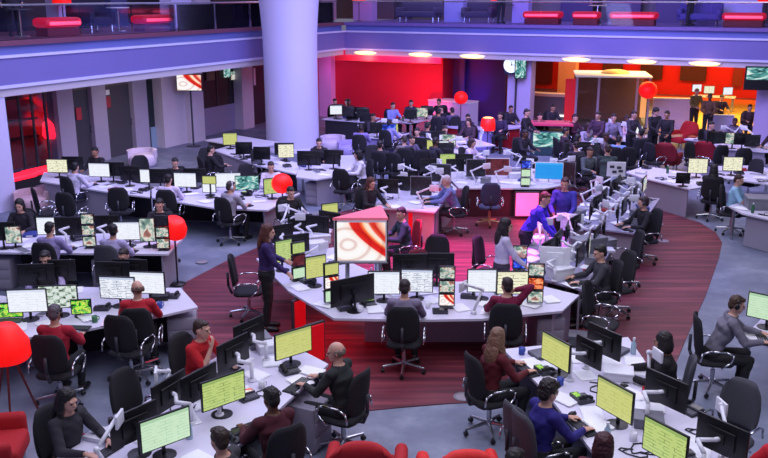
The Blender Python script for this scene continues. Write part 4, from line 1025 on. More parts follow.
for px, py, a, lab in ((352, 118, 170, 'dark office chair before the column desk row, left one'), (366, 120, 185, 'dark office chair before the column desk row, right one'), (404, 158, 170, 'dark office chair below the small yellow screen'), (421, 160, 190, 'dark office chair in front of the cluttered back desk'), (446, 158, 165, 'dark office chair left of the rear arc'), (596, 158, 150, 'dark office chair beside the bending person in green'), (648, 152, 120, 'dark office chair left of the dark red armchairs'), (628, 157, 160, 'dark office chair below the light blue top'), (640, 145, 60, 'dark office chair under the large figure in black'),
        (744, 158, 170, 'dark office chair above the second cream screen'), (722, 155, 190, 'dark office chair between the two cream screens'), (688, 152, 30, 'dark office chair behind the first cream screen'), (757, 170, -60, 'dark office chair right of the second cream screen'), (340, 180, 160, 'dark office chair tucked under the grey fronted desk'), (245, 175, 40, 'dark office chair behind the teal screen'), (140, 186 - 20, 20, 'dark office chair behind the small white screen'), (64, 205, 170, 'dark office chair below the white sleeves'),
        (585, 300, 60, 'dark office chair tucked at the near end of the lower right arm'), (438, 250, -20, 'dark office chair inside the ring beside the red lit one'), (215, 165, 30, 'dark office chair right of the empty one by the lavender pillar'), (26, 225, 10, 'dark office chair back behind the black top at the left edge')):
    chair_at(px, py, a, lab)
chair_at(684, 262, -60, 'upturned looking dark chair back on the red floor') if False else None
# ------------------------------------------------------------------ monitors (px, py = middle of the screen)
def mon(px, py, a, kind, label, w=.52, h=.32, zc=1.05, arm=False, **k):
    return monitor(W(px, py, zc), a, kind, label, w, h, zc, arm, **k)
def tow(px, py, a, kinds, label, zc=1.12, **k): return tower(W(px, py, zc), a, kinds, label, **k)
# front left desk
mon(166, 430, 42, 'mint', 'monitor with a pale green page, bottommost on the front left desk')
mon(224, 391, 42, 'lime', 'monitor with a green document, middle of the front left desk')
mon(294, 343, 40, 'yellow', 'monitor with a yellow green page at the far end of the front left desk')
mon(133, 424, -128, 'dark', 'dark monitor back facing the long haired woman', arm=False)
mon(168, 392, -116, 'dark', 'black monitor back with a white arm, behind the green document screen', arm=True)
mon(198, 384, -122, 'dark', 'black monitor back next to the green document screen', arm=True)
mon(232, 352, -122, 'dark', 'black monitor back beside the woman in the red cardigan', arm=True)
mon(248, 333, -124, 'dark', 'tilted dark monitor with a silver edge near the end of the front left desk', arm=True)
phone(W(247, 398, D), 40, 'desk phone with a small red and white screen on the front left desk', 'red')
# front right desk
mon(555, 352, -62, 'yellow', 'monitor with a yellow page at the far end of the front right desk', w=.5, h=.34)
mon(614, 400, -60, 'yellow', 'monitor with a yellow green page at the middle of the front right desk', w=.5, h=.34)
mon(664, 443, -58, 'lime', 'monitor with a lime page at the bottom of the front right desk', w=.5, h=.34)
mon(605, 341, 122, 'dark', 'black monitor back at the far end of the front right desk', arm=True)
mon(667, 390, 124, 'dark', 'black monitor back facing right, middle of the front right desk', arm=True)
mon(723, 437, 126, 'dark', 'black monitor back at the bottom right corner', arm=True)
mon(590, 352, 120, 'dark', 'dark monitor beside the far black one on the front right desk', w=.4, h=.3, arm=True)
# left front bank
mon(27, 301, 6, 'white', 'white screen with small icons at the left edge desk')
mon(58, 297, 6, 'multi', 'screen showing a grid of small pictures at the left edge desk')
mon(117, 288, -6, 'doc', 'white screen with a document, left of a pair before the close cropped head')
mon(147, 283, -6, 'white', 'blank white screen right of the close cropped head')
mon(81, 307, 8, 'green', 'small green and yellow terminal screen on the left edge desk', w=.26, h=.2, zc=.9)
mon(32, 272, 186, 'dark', 'dark monitor back before the pale lilac shirt, left one', zc=1.06)
mon(58, 270, 186, 'dark', 'dark monitor back before the pale lilac shirt, right one', zc=1.06)
mon(113, 272, 176, 'dark', 'dark monitor back before the blue lilac shirt, left one', zc=1.06)
mon(137, 266, 176, 'dark', 'dark monitor back before the blue lilac shirt, right one', zc=1.06)
laptop(W(9, 322, D), 10, 'green', 'laptop with a green glow beside the red tripod lamp')
# left second bank
mon(51, 226, 2, 'white', 'white document screen with the lilac shirt before it')
mon(128, 231, 2, 'white', 'wide blank white screen before the pale shirt')
tow(88, 229, 4, ('video', 'video2', 'video3'), 'tower of three small pictures between the two lilac shirts')
tow(162, 231, 2, ('dark', 'video', 'video2'), 'tower of dark small screens right of the wide white screen')
mon(147, 230, 2, 'video3', 'upright dark picture screen beside the wide white screen', w=.26, h=.42, zc=1.08)
mon(13, 235, 8, 'video', 'small greenish screen before the black top at the left edge', w=.26, h=.3, zc=1.0)
mon(70, 226, 184, 'dark', 'black monitor back on white arms right of the document screen', arm=True)
mon(4, 231, 184, 'dark', 'black monitor at the left edge of the second desk', w=.4)
mon(107, 224, 186, 'dark', 'black monitor back left of the pale shirt', arm=True, w=.4)
# left wall bank
mon(57, 166, -4, 'pale', 'white screen with a dark block, leftmost on the left wall desk')
mon(73, 163, 180, 'dark', 'dark monitor right of the white screen with a dark block')
mon(99, 170, -6, 'white', 'white screen between the two grey doors, on the left wall desk')
mon(114, 169, 176, 'dark', 'dark monitor back right of the second white screen, left wall desk')
mon(147, 176, -6, 'white', 'small white screen below the broad pale pillar', w=.34, h=.3)
mon(161, 176, 178, 'dark', 'dark monitor behind the white shirt')
mon(185, 180, -6, 'white', 'white screen right of the white shirt')
mon(209, 180, -4, 'yellow', 'small yellow green screen above a white one, left wall desk', w=.3, h=.17, zc=1.17)
mon(209, 188, -4, 'white', 'small white screen below the yellow green one', w=.3, h=.2, zc=.93)
mon(228, 180, 4, 'white', 'wide white screen behind the light grey shirt', w=.58)
mon(247, 183, 8, 'teal', 'teal picture screen right of the wide white one', w=.52)
mon(273, 186, 28, 'lime', 'dull lime screen beside the round red lamp', w=.42, h=.34)
mon(196, 172, 180, 'dark', 'dark monitor behind the small yellow green screen')
mon(130, 173, 180, 'dark', 'dark monitor left of the small white screen', w=.44)
# before the column
mon(230, 139, 10, 'yellow', 'small yellow screen beside the black dressed person by the office window', w=.4, h=.34)
mon(286, 151, 8, 'pale', 'cream screen with a dark block at the column foot', w=.42, h=.36)
mon(309, 158, 176, 'maroon', 'dark red tinted monitor right of the cream screen', w=.6, h=.36)
mon(297, 148, 180, 'dark', 'dark monitor back behind the cream screen')
mon(334, 157, 170, 'dark', 'dark monitor back behind the grey fronted desk', w=.5, h=.36)
mon(262, 153, 170, 'dark', 'dark monitor left of the cream screen, before the column', w=.45)
mon(244, 148, 178, 'dark', 'dark monitor right of the small yellow screen', w=.45)
t = thing('table_card', 'white card standing on the corner of the grey fronted desk', 'card', W(348, 172, D), R(10)); 
m = MB(); m.prism([(-.18, 0), (.18, 0), (.18, .02), (-.18, .02)], 0, .44); ob('front_sheet', m.mesh(), PAPER, t)
m = MB(); m.prism([(-.18, .14), (.18, .14), (.18, .16), (-.18, .16)], 0, .3); ob('back_sheet', m.mesh(), PAPER, t)
# ring, front arc
mon(384, 283, 0, 'white', 'white screen left of a pair before the man in grey', w=.46, h=.34)
mon(417, 281, -4, 'doc', 'white screen with pictures, right of a pair before the man in grey', w=.46, h=.34)
tow(447, 285, -2, ('video', 'video2', 'red'), 'tower of three small screens, lowest red and white, front of the ring')
mon(482, 281, 0, 'white', 'white screen left of the woman in magenta maroon', w=.42, h=.34)
mon(513, 283, 0, 'pale', 'cream screen behind the woman in magenta maroon', w=.46, h=.34)
tow(536, 282, -6, ('video', 'orange', 'video3'), 'tower with an orange middle screen right of the magenta maroon jumper')
tow(503, 252, -4, ('video2', 'blue'), 'tower with a bright blue lower screen before the woman with white sleeves')
mon(410, 264, 182, 'dark', 'dark monitor back, left of a pair at the inner front of the ring', zc=1.08)
mon(437, 263, 178, 'dark', 'dark monitor back, right of a pair at the inner front of the ring', zc=1.08)
mon(352, 290, 212, 'dark', 'wide black monitor beside the big television in the ring', w=.7, h=.38)
tow(332, 281, 26, ('yellow', 'red', 'mint'), 'tower with a red middle screen, left front of the ring')
mon(316, 267, 30, 'yellow', 'yellow screen left of the tower, left front of the ring', w=.34, h=.34, zc=1.08)
tow(299, 259, 32, ('lime', 'maroon', 'mint'), 'tower of dull green and maroon screens before the standing woman')
mon(284, 251, 36, 'lime', 'dull lime screen before the standing woman, left one', w=.3, h=.36, zc=1.1)
mon(330, 300, 206, 'dark', 'low black monitor under the tower, left front of the ring', w=.36, h=.26, zc=.95) if False else None
phone(W(368, 305, D), 20, 'desk phone with a green lit screen under the big television', 'green')
# ring, left and rear
mon(365, 212, 30, 'yellow', 'yellow green screen behind the big television', w=.34, h=.34)
mon(421, 186, -6, 'dark', 'grey framed dark screen, front one on the rear left arc', w=.46, h=.42, case=GREYP)
mon(441, 173, -10, 'dark', 'grey framed dark screen by the white haired man', w=.46, h=.42, case=GREYP)
mon(476, 168, 0, 'dark', 'grey framed dark screen on the rear arc of the ring', w=.46, h=.42, case=GREYP)
mon(497, 167, -4, 'maroon', 'dark red screen in a pale frame on the rear arc of the ring', w=.6, h=.42, case=WHITEP)
mon(549, 171, -10, 'cyan', 'bright cyan screen in a pale frame at the right of the rear arc', w=.66, h=.4, case=WHITEP)
tow(526, 172, -4, ('blue', 'mint', 'mint'), 'tower of blue and pale green small screens on the rear arc')
mon(577, 172, -20, 'dark', 'dark screen in a pale frame right of the cyan one', w=.44, h=.44, case=GREYP)
for i, (px, py, a) in enumerate(((281, 233, 214), (296, 243, 205), (318, 224, 160), (333, 221, 150), (345, 222, 140), (300, 226, 196))):
    mon(px, py, a, 'dark', 'dark monitor on a white arm at the left arc of the ring, %s of six' % ORD[i], arm=True, w=.44, h=.3, zc=1.06)
for i, (px, py, a) in enumerate(((388, 186, 170), (402, 183, 165), (408, 178, 200), (429, 165, 190), (455, 165, 188), (464, 160, 180))):
    mon(px, py, a, 'dark', 'dark monitor on a white arm, %s from the brown haired woman in black' % ORD[i], arm=True, w=.44, h=.3, zc=1.08)
sp0, sp1 = V((3.0, 13.6, 0)), V((5.75, 19.2, 0)); spd = (sp1 - sp0).normalized(); spn = V((-spd.y, spd.x, 0))
for i in range(11):
    p = sp0.lerp(sp1, i / 10.0)
    if i == 4: continue
    q = p + spn * .28
    monitor(q, 180 + 63.8 + (i % 3 - 1) * 10 + 90 - 180 if False else -116 + (i % 3 - 1) * 9 + 0, 'dark' if i % 3 else 'blue', 'monitor on the inner side of the ring\'s right arm, %s from the front' % ORD[i], .46, .3, 1.08, True)
    q = p - spn * .30
    monitor(q, 64 + (i % 2) * 10, ('dark', 'video2', 'dark')[i % 3], 'monitor on the outer side of the ring\'s right arm, %s from the front' % ORD[i], .46, .3, 1.08, True)
desk_box(W(588, 244, .95), 26, (.62, .3, .34), 'grey box on the lower right arm beyond the man in dark grey', GREYP)
q = settle(W(624, 186, D), m=.2); t = thing('sign_board', 'white sign with dark marks on a pole above the right arm of the ring', 'sign', (q.x, q.y, D), R(-5))
m = MB(); m.rod((0, .03, 0), (0, .03, .5), .015); ob('pole', m.mesh(), WHITEP, t)
m = MB(); m.box((0, 0, .62), (.42, .03, .34), bev=.008); ob('board', m.mesh(), WHITEP, t)
m = MB(); [m.box((x, -.018, z), (.1, .006, .06)) for x, z in ((-.1, .68), (.06, .66), (.1, .58), (-.04, .56))]; ob('marks', m.mesh(), DARKG, t)
# right
mon(698, 166, -6, 'pale', 'cream screen with dark blocks left of the woman in black', w=.46, h=.36)
mon(733, 164, -6, 'pale', 'cream screen with a red mark right of the woman in black', w=.46, h=.34)
mon(767, 308, -40, 'mint', 'pale green screen before the man in the grey shirt', w=.5, h=.34)
desk_box(W(765, 203, .86), -10, (.8, .5, .26), 'large flat grey box at the right edge desk', GREYP)
mon(683, 178, 170, 'dark', 'small dark monitor left of the cream screen with dark blocks', w=.3, h=.24, zc=.93)
# scattered small screens at the back
back = [(391, 129, 'yellow', 'small yellow screen below the pale blue shirts'), (426, 148, 'yellow', 'small yellow screen in the middle of the back desks'), (437, 159, 'lime', 'bright lime screen lying low on the back desks'),
        (328, 108, 'dark', 'small dark monitor on the desk row by the column, leftmost'), (336, 110, 'white', 'small pale screen on the desk row by the column'), (348, 112, 'dark', 'small dark monitor in the middle of the column desk row'), (358, 113, 'dark', 'small dark monitor right of the middle on the column desk row'), (368, 116, 'dark', 'small dark monitor at the right end of the column desk row'),
        (414, 117, 'dark', 'small dark monitor at the left of the narrow white table'), (424, 113, 'video', 'small greyish screen on the narrow white table'), (434, 111, 'dark', 'small dark monitor at the right of the narrow white table'),
        (371, 130, 'dark', 'small dark monitor on the lilac topped desk'), (385, 132, 'blue', 'small blue screen on the lilac topped desk'),
        (410, 145, 'dark', 'small dark monitor left on the cluttered back desk'), (418, 152, 'white', 'small white screen on the cluttered back desk'), (445, 150, 'dark', 'small dark monitor right on the cluttered back desk'), (438, 136, 'dark', 'small dark monitor behind the cluttered back desk'), (448, 140, 'video3', 'small mixed picture screen behind the cluttered back desk'),
        (570, 152, 'dark', 'small dark monitor among the crowd, left'), (583, 156, 'dark', 'small dark monitor among the crowd, below the pale grey top'), (595, 135, 'dark', 'small dark monitor by the teal top'), (612, 133, 'dark', 'small dark monitor left of the light blue top'), (633, 136, 'white', 'small pale screen right of the light blue top'),
        (708, 140, 'dark', 'small dark monitor, left one below the yellow floor'), (720, 138, 'dark', 'small dark monitor, second below the yellow floor'), (730, 141, 'video', 'small greyish screen below the yellow floor'), (742, 139, 'dark', 'small dark monitor, right one below the yellow floor'), (753, 143, 'dark', 'small dark monitor by the maroon black person'),
        (697, 88, 'white', 'small white screen at the left of the far desk'), (707, 90, 'pale', 'small cream screen at the middle of the far desk'), (728, 91, 'white', 'small white screen at the right of the far desk')]
for i, (px, py, kd, lab) in enumerate(back):
    mon(px, py, (12, -14, 168, 4)[i % 4] if kd == 'dark' else (8, -10)[i % 2], kd, lab, w=.44, h=.32, zc=1.06, arm=i % 3 == 0, group='small screens on the back desks')

# ------------------------------------------------------------------ big displays
t = thing('television_totem', 'big red and white television on posts inside the ring with a pink top', 'television', (0, 0, 0))
q0, q1 = W(333, 246, 1.55), W(388, 246, 1.55); z0, z1 = 1.32, 1.92
q1 = q0 + (q1 - q0).normalized() * (q1 - q0).length; dd = (q1 - q0).normalized(); nn = V((-dd.y, dd.x, 0)); q0.z = q1.z = 0
L_ = (q1 - q0).length; apex = q1 - dd * L_ * .12 + nn * L_ * .95
A_, B_, C_ = q0, q1, apex; cen = (A_ + B_ + C_) / 3; t.location = cen
m = MB(); m.prism([p - cen for p in (A_, B_, C_)], z1 + .03, z1 + .07); ob('top_plate', m.mesh(), mat('pink lit top', (226, 110, 132), .5, emis=.25), t)  # plate made to glow slightly so that it looks lit
m = MB(); m.prism([p - cen for p in (A_, B_, C_)], z0 - .05, z0 - .03); ob('bottom_plate', m.mesh(), GREYP, t)
for i, (a, b) in enumerate(((A_, B_), (B_, C_), (C_, A_))):
    a, b = a - cen, b - cen; d = (b - a).normalized(); n = V((-d.y, d.x, 0))
    m = MB(); m.prism([a + d * .02, b - d * .02, b - d * .02 + n * .05, a + d * .02 + n * .05], z0 - .03, z1 + .03); c_ = ob('display_case', m.mesh(), BLACK if i else WHITEP, t)
    m = MB(); a2, b2 = a + d * .04 - n * .004, b - d * .04 - n * .004; m.quad([up(a2, z0), up(b2, z0), up(b2, z1), up(a2, z1)]); ob('screen', m.mesh(), screen_mat('red' if i == 0 else 'video2'), c_)
for a in (A_, B_, C_):
    p = (a - cen) * .6; zb_ = D if any(inside(p + cen, P_) for P_ in POLYS) else .012; m = MB(); m.rod(up(p, zb_), up(p, z0 - .04), .035); m.lathe([(0, 0), (.08, 0), (.08, .012), (0, .014)], 16, (p.x, p.y, zb_)); ob('post', m.mesh(), SILVER, t)
# wall television on a pole
p = W(189, 152); p = left(189, 84, 1.9); t = thing('wall_television', 'television with a red and white picture on a pole before the broad pillar', 'television', up(p, 0), R(-4))
d = 24 / 850 * p.y * 1.02
m = MB(); m.box((0, .05, 2.27), (d + .06, .07, d * .62 + .06), bev=.01); ob('case', m.mesh(), BLACK, t)
m = MB(); m.quad([(-d / 2, .01, 2.27 - d * .31), (d / 2, .01, 2.27 - d * .31), (d / 2, .01, 2.27 + d * .31), (-d / 2, .01, 2.27 + d * .31)]); ob('screen', m.mesh(), screen_mat('red'), t)
m = MB(); m.rod((0, .12, 0), (0, .12, 2.3), .035); ob('pole', m.mesh(), DARKG, t); m = MB(); m.lathe([(0, 0), (.25, 0), (.25, .02), (0, .03)], 20, (0, .12, 0)); ob('base', m.mesh(), DARKG, t)
# clock and screen on the lavender pillar
p = rear(512, 62, .3); t = thing('wall_clock', 'round white clock on a dark board at the top of the lavender pillar', 'clock', up(p, 2.62), -YAW * 0)
m = MB(); m.box((.08, .04, 0), (.72, .06, .74), bev=.01); ob('board', m.mesh(), mat('navy board', (24, 30, 66), .4), t)
m = MB(); m.lathe([(0, 0), (.30, 0), (.30, .03), (0, .03)], 32); ob('dial', m.mesh(), mat('clock dial', (238, 250, 248), .4, emis=.9, ecol=(225, 245, 245)), t, (-.02, .0, 0), (PI / 2, 0, 0))
m = MB(); m.box((0, 0, .07), (.02, .008, .15)); m.box((.06, 0, 0), (.13, .008, .02)); m.ball((0, 0, 0), .03, 10, 6); ob('hands', m.mesh(), BLACK, t, (-.02, -.04, 0))
p = rear(521, 62, .25); t = thing('wall_screen', 'pale teal screen beside the round clock', 'screen', up(p, 2.5)); m = MB(); m.box((0, .04, 0), (.46, .06, .78), bev=.01); ob('case', m.mesh(), BLACK, t)
m = MB(); m.quad([(-.2, 0, -.36), (.2, 0, -.36), (.2, 0, .36), (-.2, 0, .36)]); ob('screen', m.mesh(), screen_mat('teal'), t)
p = rear(515, 110, .55); t = thing('screen_pole', 'dark pole on the lavender pillar below the clock', 'pole', up(p, 0)); m = MB(); m.rod((0, 0, .02), (0, 0, 2.4), .04); ob('tube', m.mesh(), DARKG, t); m = MB(); m.lathe([(0, 0), (.12, 0), (.12, .02), (0, .02)], 16); ob('foot_plate', m.mesh(), DARKG, t)
p = rear(766, 70, -.1); t = thing('wall_screen', 'dark teal screen at the top right edge', 'screen', up(p, 2.5), R(-10)); m = MB(); m.box((0, .05, 0), (1.3, .08, .8), bev=.01); ob('case', m.mesh(), BLACK, t)
m = MB(); m.quad([(-.6, 0, -.05), (.6, 0, -.05), (.6, 0, .36), (-.6, 0, .36)]); ob('screen', m.mesh(), screen_mat('teal'), t)

# ------------------------------------------------------------------ red lamps
red_lamp(W(8, 452, .02), 'big red shade on a dark tripod at the bottom left', .17, .27, .42, 1.12) if False else None
p = W(6, 343, 1.18); red_lamp((p.x, p.y, .012), 'big red shade on a dark tripod at the left edge', .15, .27, .44, 1.18)
p = W(174, 227, 1.12); red_lamp((p.x, p.y, .012), 'tilted red drum lamp at the end of the second left desk', .16, .25, .32, 1.12, tripod=False, tilt=22)
p = W(282, 184, 1.1); red_lamp((p.x, p.y, .012), 'round red lamp at the end of the left wall desk', .2, .24, .42, 1.1, tripod=False, round_=True)
p = W(461, 98, 1.35); red_lamp((p.x, p.y, .012), 'round red lamp above the pale box front in the violet bay', .2, .27, .4, 1.35, tripod=False, round_=True)
p = W(488, 124, 1.25); t = red_lamp((p.x, p.y, 0), 'red lamp with a bright top on the curved red counter', .2, .24, .4, 1.25, tripod=False)
m = MB(); m.ball((0, 0, 1.43), (.18, .18, .05)); ob('bulb_glow', m.mesh(smooth=True), mat('orange glow', (255, 160, 90), .4, emis=3), t)
p = W(648, 90, 1.52) ; p = p * .955; red_lamp((p.x, p.y, 0), 'round red lamp above the white partition', .3, .35, .5, 1.68, tripod=False, round_=True)
for px, lab in ((498, 'red ceiling hung lamp above the lavender column'), (359, 'red lamp beside the lilac column on the rear gallery'), (766, 'red lamp at the top right corner of the gallery')):
    p = rear(px, 8, 1.6); red_lamp(up(p, ZS), lab, .25, .3, .4, 1.05, tripod=False)
red_lamp(up(left(62, 4, 1.9), ZS), 'red lamp above the glowing bench on the left gallery', .2, .26, .5, 1.05, tripod=False)

# ------------------------------------------------------------------ gallery furniture
def bench(p, a, w, label, m_=None):
    t = thing('gallery_bench', label, 'bench', up(p, ZS), a, 'seats on the upper gallery'); mm = m_ or REDGLOW
    m = MB(); m.box((0, 0, .36), (w, .6, .26), bev=.1); ob('seat', m.mesh(smooth=True), mat('deep red bench', (190, 14, 40), .5, emis=.5, ecol=(220, 10, 50)), t)
    m = MB(); m.box((0, -.29, .34), (w * .86, .06, .09), bev=.02); ob('light_strip', m.mesh(smooth=True), mat('pink red strip light', (255, 90, 110), .4, emis=2.5, ecol=(255, 60, 90)), t)
    m = MB(); m.box((0, 0, .11), (w * .9, .45, .22), bev=.02); ob('plinth', m.mesh(), mat('dark red plinth', (110, 14, 28), .6), t); return t
for px0, px1, lab in ((40, 76, 'glowing red bench on the left gallery, leftmost of two'), (138, 168, 'glowing red bench on the left gallery before the broad column')):
    a, b = left(px0, 33, 1.0), left(px1, 33, 1.0); bench((a + b) / 2, PI / 2 - YAW, (b - a).length, lab)
for px0, px1, lab in ((524, 562, 'glowing red bench beside the lavender column, rear gallery'), (610, 658, 'long glowing red bench in the middle of the rear gallery'), (722, 766, 'glowing red bench at the right of the rear gallery'), (573, 600, 'short orange red bench left of the long one, rear gallery')):
    a, b = rear(px0, 20, 1.0), rear(px1, 20, 1.0); bench((a + b) / 2, -YAW, (b - a).length, lab)
def sofa(px0, px1, fn, ang, label, mm, off=2):
    a, b = fn(px0, 15, off), fn(px1, 15, off); w = (b - a).length; t = thing('gallery_sofa', label, 'sofa', up((a + b) / 2, ZS), ang, 'seats on the upper gallery')
    m = MB(); m.box((0, 0, .32), (w, .8, .24), bev=.05); ob('seat', m.mesh(smooth=True), mm, t)
    m = MB(); m.box((0, .36, .55), (w, .2, .5), bev=.06); ob('backrest', m.mesh(smooth=True), mm, t)
    for s in (-1, 1): m = MB(); m.box((s * (w / 2 - .09), 0, .42), (.18, .8, .36), bev=.05); ob('armrest', m.mesh(smooth=True), mm, t)
    for s in (-1, 1):
        for r_ in (-.3, .3): m = MB(); m.rod((s * w * .4, r_, 0), (s * w * .4, r_, .22), .03); ob('leg', m.mesh(), SILVER, t)
SF = mat('violet grey sofa', (78, 70, 100), .8)
sofa(399, 440, rear, -YAW, 'low violet grey sofa left of the lavender column, rear gallery', SF, 1.3); sofa(464, 494, rear, -YAW, 'violet grey sofa right of the lavender column, rear gallery', SF); sofa(678, 722, rear, -YAW, 'violet sofa before the pale lavender wall', mat('violet sofa', (84, 70, 150), .8))
sofa(80, 106, left, PI / 2 - YAW, 'dark blue sofa right of the leftmost red bench', mat('dark blue sofa', (34, 34, 70), .8)); sofa(219, 250, left, PI / 2 - YAW, 'dark sofa right of the broad column, left gallery', mat('dark sofa', (40, 36, 48), .8))
def gtable(p, label, mm, h=.72, r=.35):
    t = thing('gallery_table', label, 'table', up(p, ZS)); m = MB(); m.lathe([(0, h - .03), (r, h - .03), (r, h), (0, h)], 24); ob('top', m.mesh(), mm, t)
    m = MB(); m.rod((0, 0, 0), (0, 0, h - .03), .03); ob('stem', m.mesh(), SILVER, t); m = MB(); m.lathe([(0, 0), (.22, 0), (.2, .02), (0, .03)], 20); ob('foot', m.mesh(), SILVER, t)
gtable(left(20, 20, 1.6), 'round dark table at the far left of the left gallery', DARKG); gtable(left(118, 15, 1.8), 'round white table between the red benches', WHITEP); gtable(rear(505, 12, 1.8), 'small round table left of the glowing bench', DARKG); gtable(rear(597, 20, 1.6), 'round cream table behind the orange red bench', mat('cream', (214, 196, 170), .5))
def gperson(fn, px, pose, a, lab, shirt, off, hcol=(30, 24, 24)):
    p = fn(px, 8, off); B = body(pose); o = ob('person', B.skin, SKIN['l'], None, up(p, ZS), (0, 0, R(a))); tag(o, lab, 'person')
    ob('shirt', B.shirt, cloth(shirt), o); ob('trousers', B.trousers, cloth((40, 38, 52)), o); [ob('shoe', s_, BLACK, o) for s_ in B.shoes]; ob('hair', hair_mesh('short'), hairm(hcol), o, B.hc, B.hr)
gperson(rear, 501, 'stand', 20, 'person in grey standing on the rear gallery by the small round table', (120, 112, 116), 1.1)
gperson(rear, 690, 'side', 40, 'person in black standing on the rear gallery before the violet sofa', (40, 36, 48), 1.6)
gperson(left, 12, 'side', 20, 'person in dark blue standing on the left gallery at the far left', (46, 46, 80), 2.0)
gperson(rear, 597, 'side', 10, 'person in pale grey behind the round cream table', (150, 140, 150), 2.2)

# ------------------------------------------------------------------ open area under the rear gallery
p = W(610, 128); t = thing('meeting_pod', 'glass meeting pod with a pale roof and red edge before the far red wall', 'pod', (p.x, p.y, 0), -YAW + R(16))
pw, pd, ph = 2.9, 2.2, 2.12
m = MB(); m.box((0, pd / 2, ph - .04), (pw + .1, pd + .3, .08), bev=.03); ob('roof', m.mesh(), mat('pale roof', (240, 236, 240), .5, emis=.18), t)  # roof given a weak glow to keep it pale
m = MB(); m.ball((.15, pd / 2, ph + .0), (.6, .6, .16)); ob('roof_dome', m.mesh(smooth=True), mat('gold roof dome', (216, 190, 140), .5), t)
m = MB(); m.box((0, pd / 2, .03), (pw, pd, .05)); ob('floor_plate', m.mesh(), DARKG, t)
m = MB(); m.box((0, pd, ph / 2), (pw, .05, ph - .1)); ob('back_wall', m.mesh(), mat('pod brown wall', (112, 78, 62), .6, var=.15), t)
for x in (-1.42, -.55, .95, 1.42): m = MB(); m.box((x, 0, ph / 2), (.09, .09, ph - .1)); ob('post', m.mesh(), mat('pod post', (176, 160, 180), .5), t)
for x, w in ((-.98, .8), (.2, 1.4), (1.18, .4)): m = MB(); m.box((x, 0, ph / 2), (w, .02, ph - .15)); ob('glass_pane', m.mesh(), GLASS, t)
m = MB(); m.box((-1.66, .1, ph / 2 - .1), (.42, .12, ph - .12), bev=.02); ob('red_edge', m.mesh(), mat('pod red edge', (214, 24, 36), .5, emis=.35), t)  # brightness of the edge put in as a weak glow
m = MB(); m.box((1.28, .06, 1.15), (.3, .06, 1.4), bev=.02); ob('lit_panel', m.mesh(), mat('pod lit panel', (250, 170, 90), .5, emis=.9), t)
p0, p1 = W(651, 129), W(690, 130); t = thing('white_partition', 'low white partition below the round red lamp', 'partition', ((p0 + p1) / 2)); d = (p1 - p0).normalized(); n = V((-d.y, d.x, 0)); h_ = (p1 - p0) / 2
PW = mat('lavender white partition', (196, 188, 228), .6, var=.04)
m = MB(); m.prism([-h_, h_, h_ + n * .12, -h_ + n * .12], 0, 1.22); ob('panel', m.mesh(), PW, t); m = MB(); m.prism([-h_ - n * .03, h_ - n * .03, h_ + n * .15, -h_ + n * .15], 1.22, 1.26); ob('cap_rail', m.mesh(), WHITEP, t)
p0, p1 = W(428, 124), W(468, 128); t = thing('white_partition', 'pale box front below the round red lamp in the violet bay', 'partition', ((p0 + p1) / 2)); d = (p1 - p0).normalized(); n = V((-d.y, d.x, 0)); h_ = (p1 - p0) / 2
m = MB(); m.prism([-h_, h_, h_ + n * .8, -h_ + n * .8], 0, .98); ob('panel', m.mesh(), PW, t); m = MB(); m.prism([-h_ - n * .04, h_ - n * .04, h_ + n * .84, -h_ + n * .84], .98, 1.03); ob('cap_rail', m.mesh(), WHITEP, t)
p0, p1 = W(706, 138), W(732, 139); t = thing('white_partition', 'pale low partition below the yellow floor at right', 'partition', ((p0 + p1) / 2)); d = (p1 - p0).normalized(); n = V((-d.y, d.x, 0)); h_ = (p1 - p0) / 2
m = MB(); m.prism([-h_, h_, h_ + n * .1, -h_ + n * .1], 0, .86); ob('panel', m.mesh(), PW, t); m = MB(); m.prism([-h_ - n * .03, h_ - n * .03, h_ + n * .13, -h_ + n * .13], .86, .9); ob('cap_rail', m.mesh(), WHITEP, t)
# reception counter
t = thing('reception_counter', 'curved grey reception counter with a pale top under the clock pillar', 'counter', W(552, 119), -YAW + R(6))
def arc(r, a0, a1, n=14, cy=0): return [(r * math.sin(R(a0 + (a1 - a0) * i / n)), cy - r * math.cos(R(a0 + (a1 - a0) * i / n)), 0) for i in range(n + 1)]
o_, i_ = arc(2.6, -22, 24, cy=2.6), arc(2.15, -22, 24, cy=2.6)
m = MB(); m.prism(o_ + i_[::-1], .0, .98); ob('front', m.mesh(), mat('counter grey', (112, 104, 116), .6), t)
o_, i_ = arc(2.72, -24, 26, cy=2.6), arc(2.1, -24, 26, cy=2.6); m = MB(); m.prism(o_ + i_[::-1], .98, 1.1); ob('counter_top', m.mesh(), mat('counter top', (232, 196, 180), .4), t)
m = MB(); m.prism(arc(2.68, 2, 26, cy=2.6) + arc(2.58, 2, 26, cy=2.6)[::-1], .12, .2); ob('foot_light', m.mesh(), mat('white strip light', (250, 240, 230), .4, emis=1.2), t)
# curved red counter with lamp
t = thing('red_counter', 'low curved red counter with white tops left of the kiosk', 'counter', W(483, 150), R(-4))
for x0, x1 in ((-50, -14), (14, 50)):
    m = MB(); m.prism(arc(1.7, x0, x1, cy=1.7) + arc(1.35, x0, x1, cy=1.7)[::-1], 0, .7); ob('red_front', m.mesh(), mat('dark red lacquer', (150, 18, 34), .4), t)
m = MB(); m.prism(arc(1.78, -54, 54, cy=1.7) + arc(1.2, -54, 54, cy=1.7)[::-1], .7, .75); ob('white_top', m.mesh(), mat('lilac top', (206, 190, 226), .4), t)
m = MB(); m.prism(arc(1.66, -13, 13, 6, 1.7) + arc(1.4, -13, 13, 6, 1.7)[::-1], 0, .7); ob('pale_gap_panel', m.mesh(), mat('pale violet panel', (150, 140, 214), .5), t)
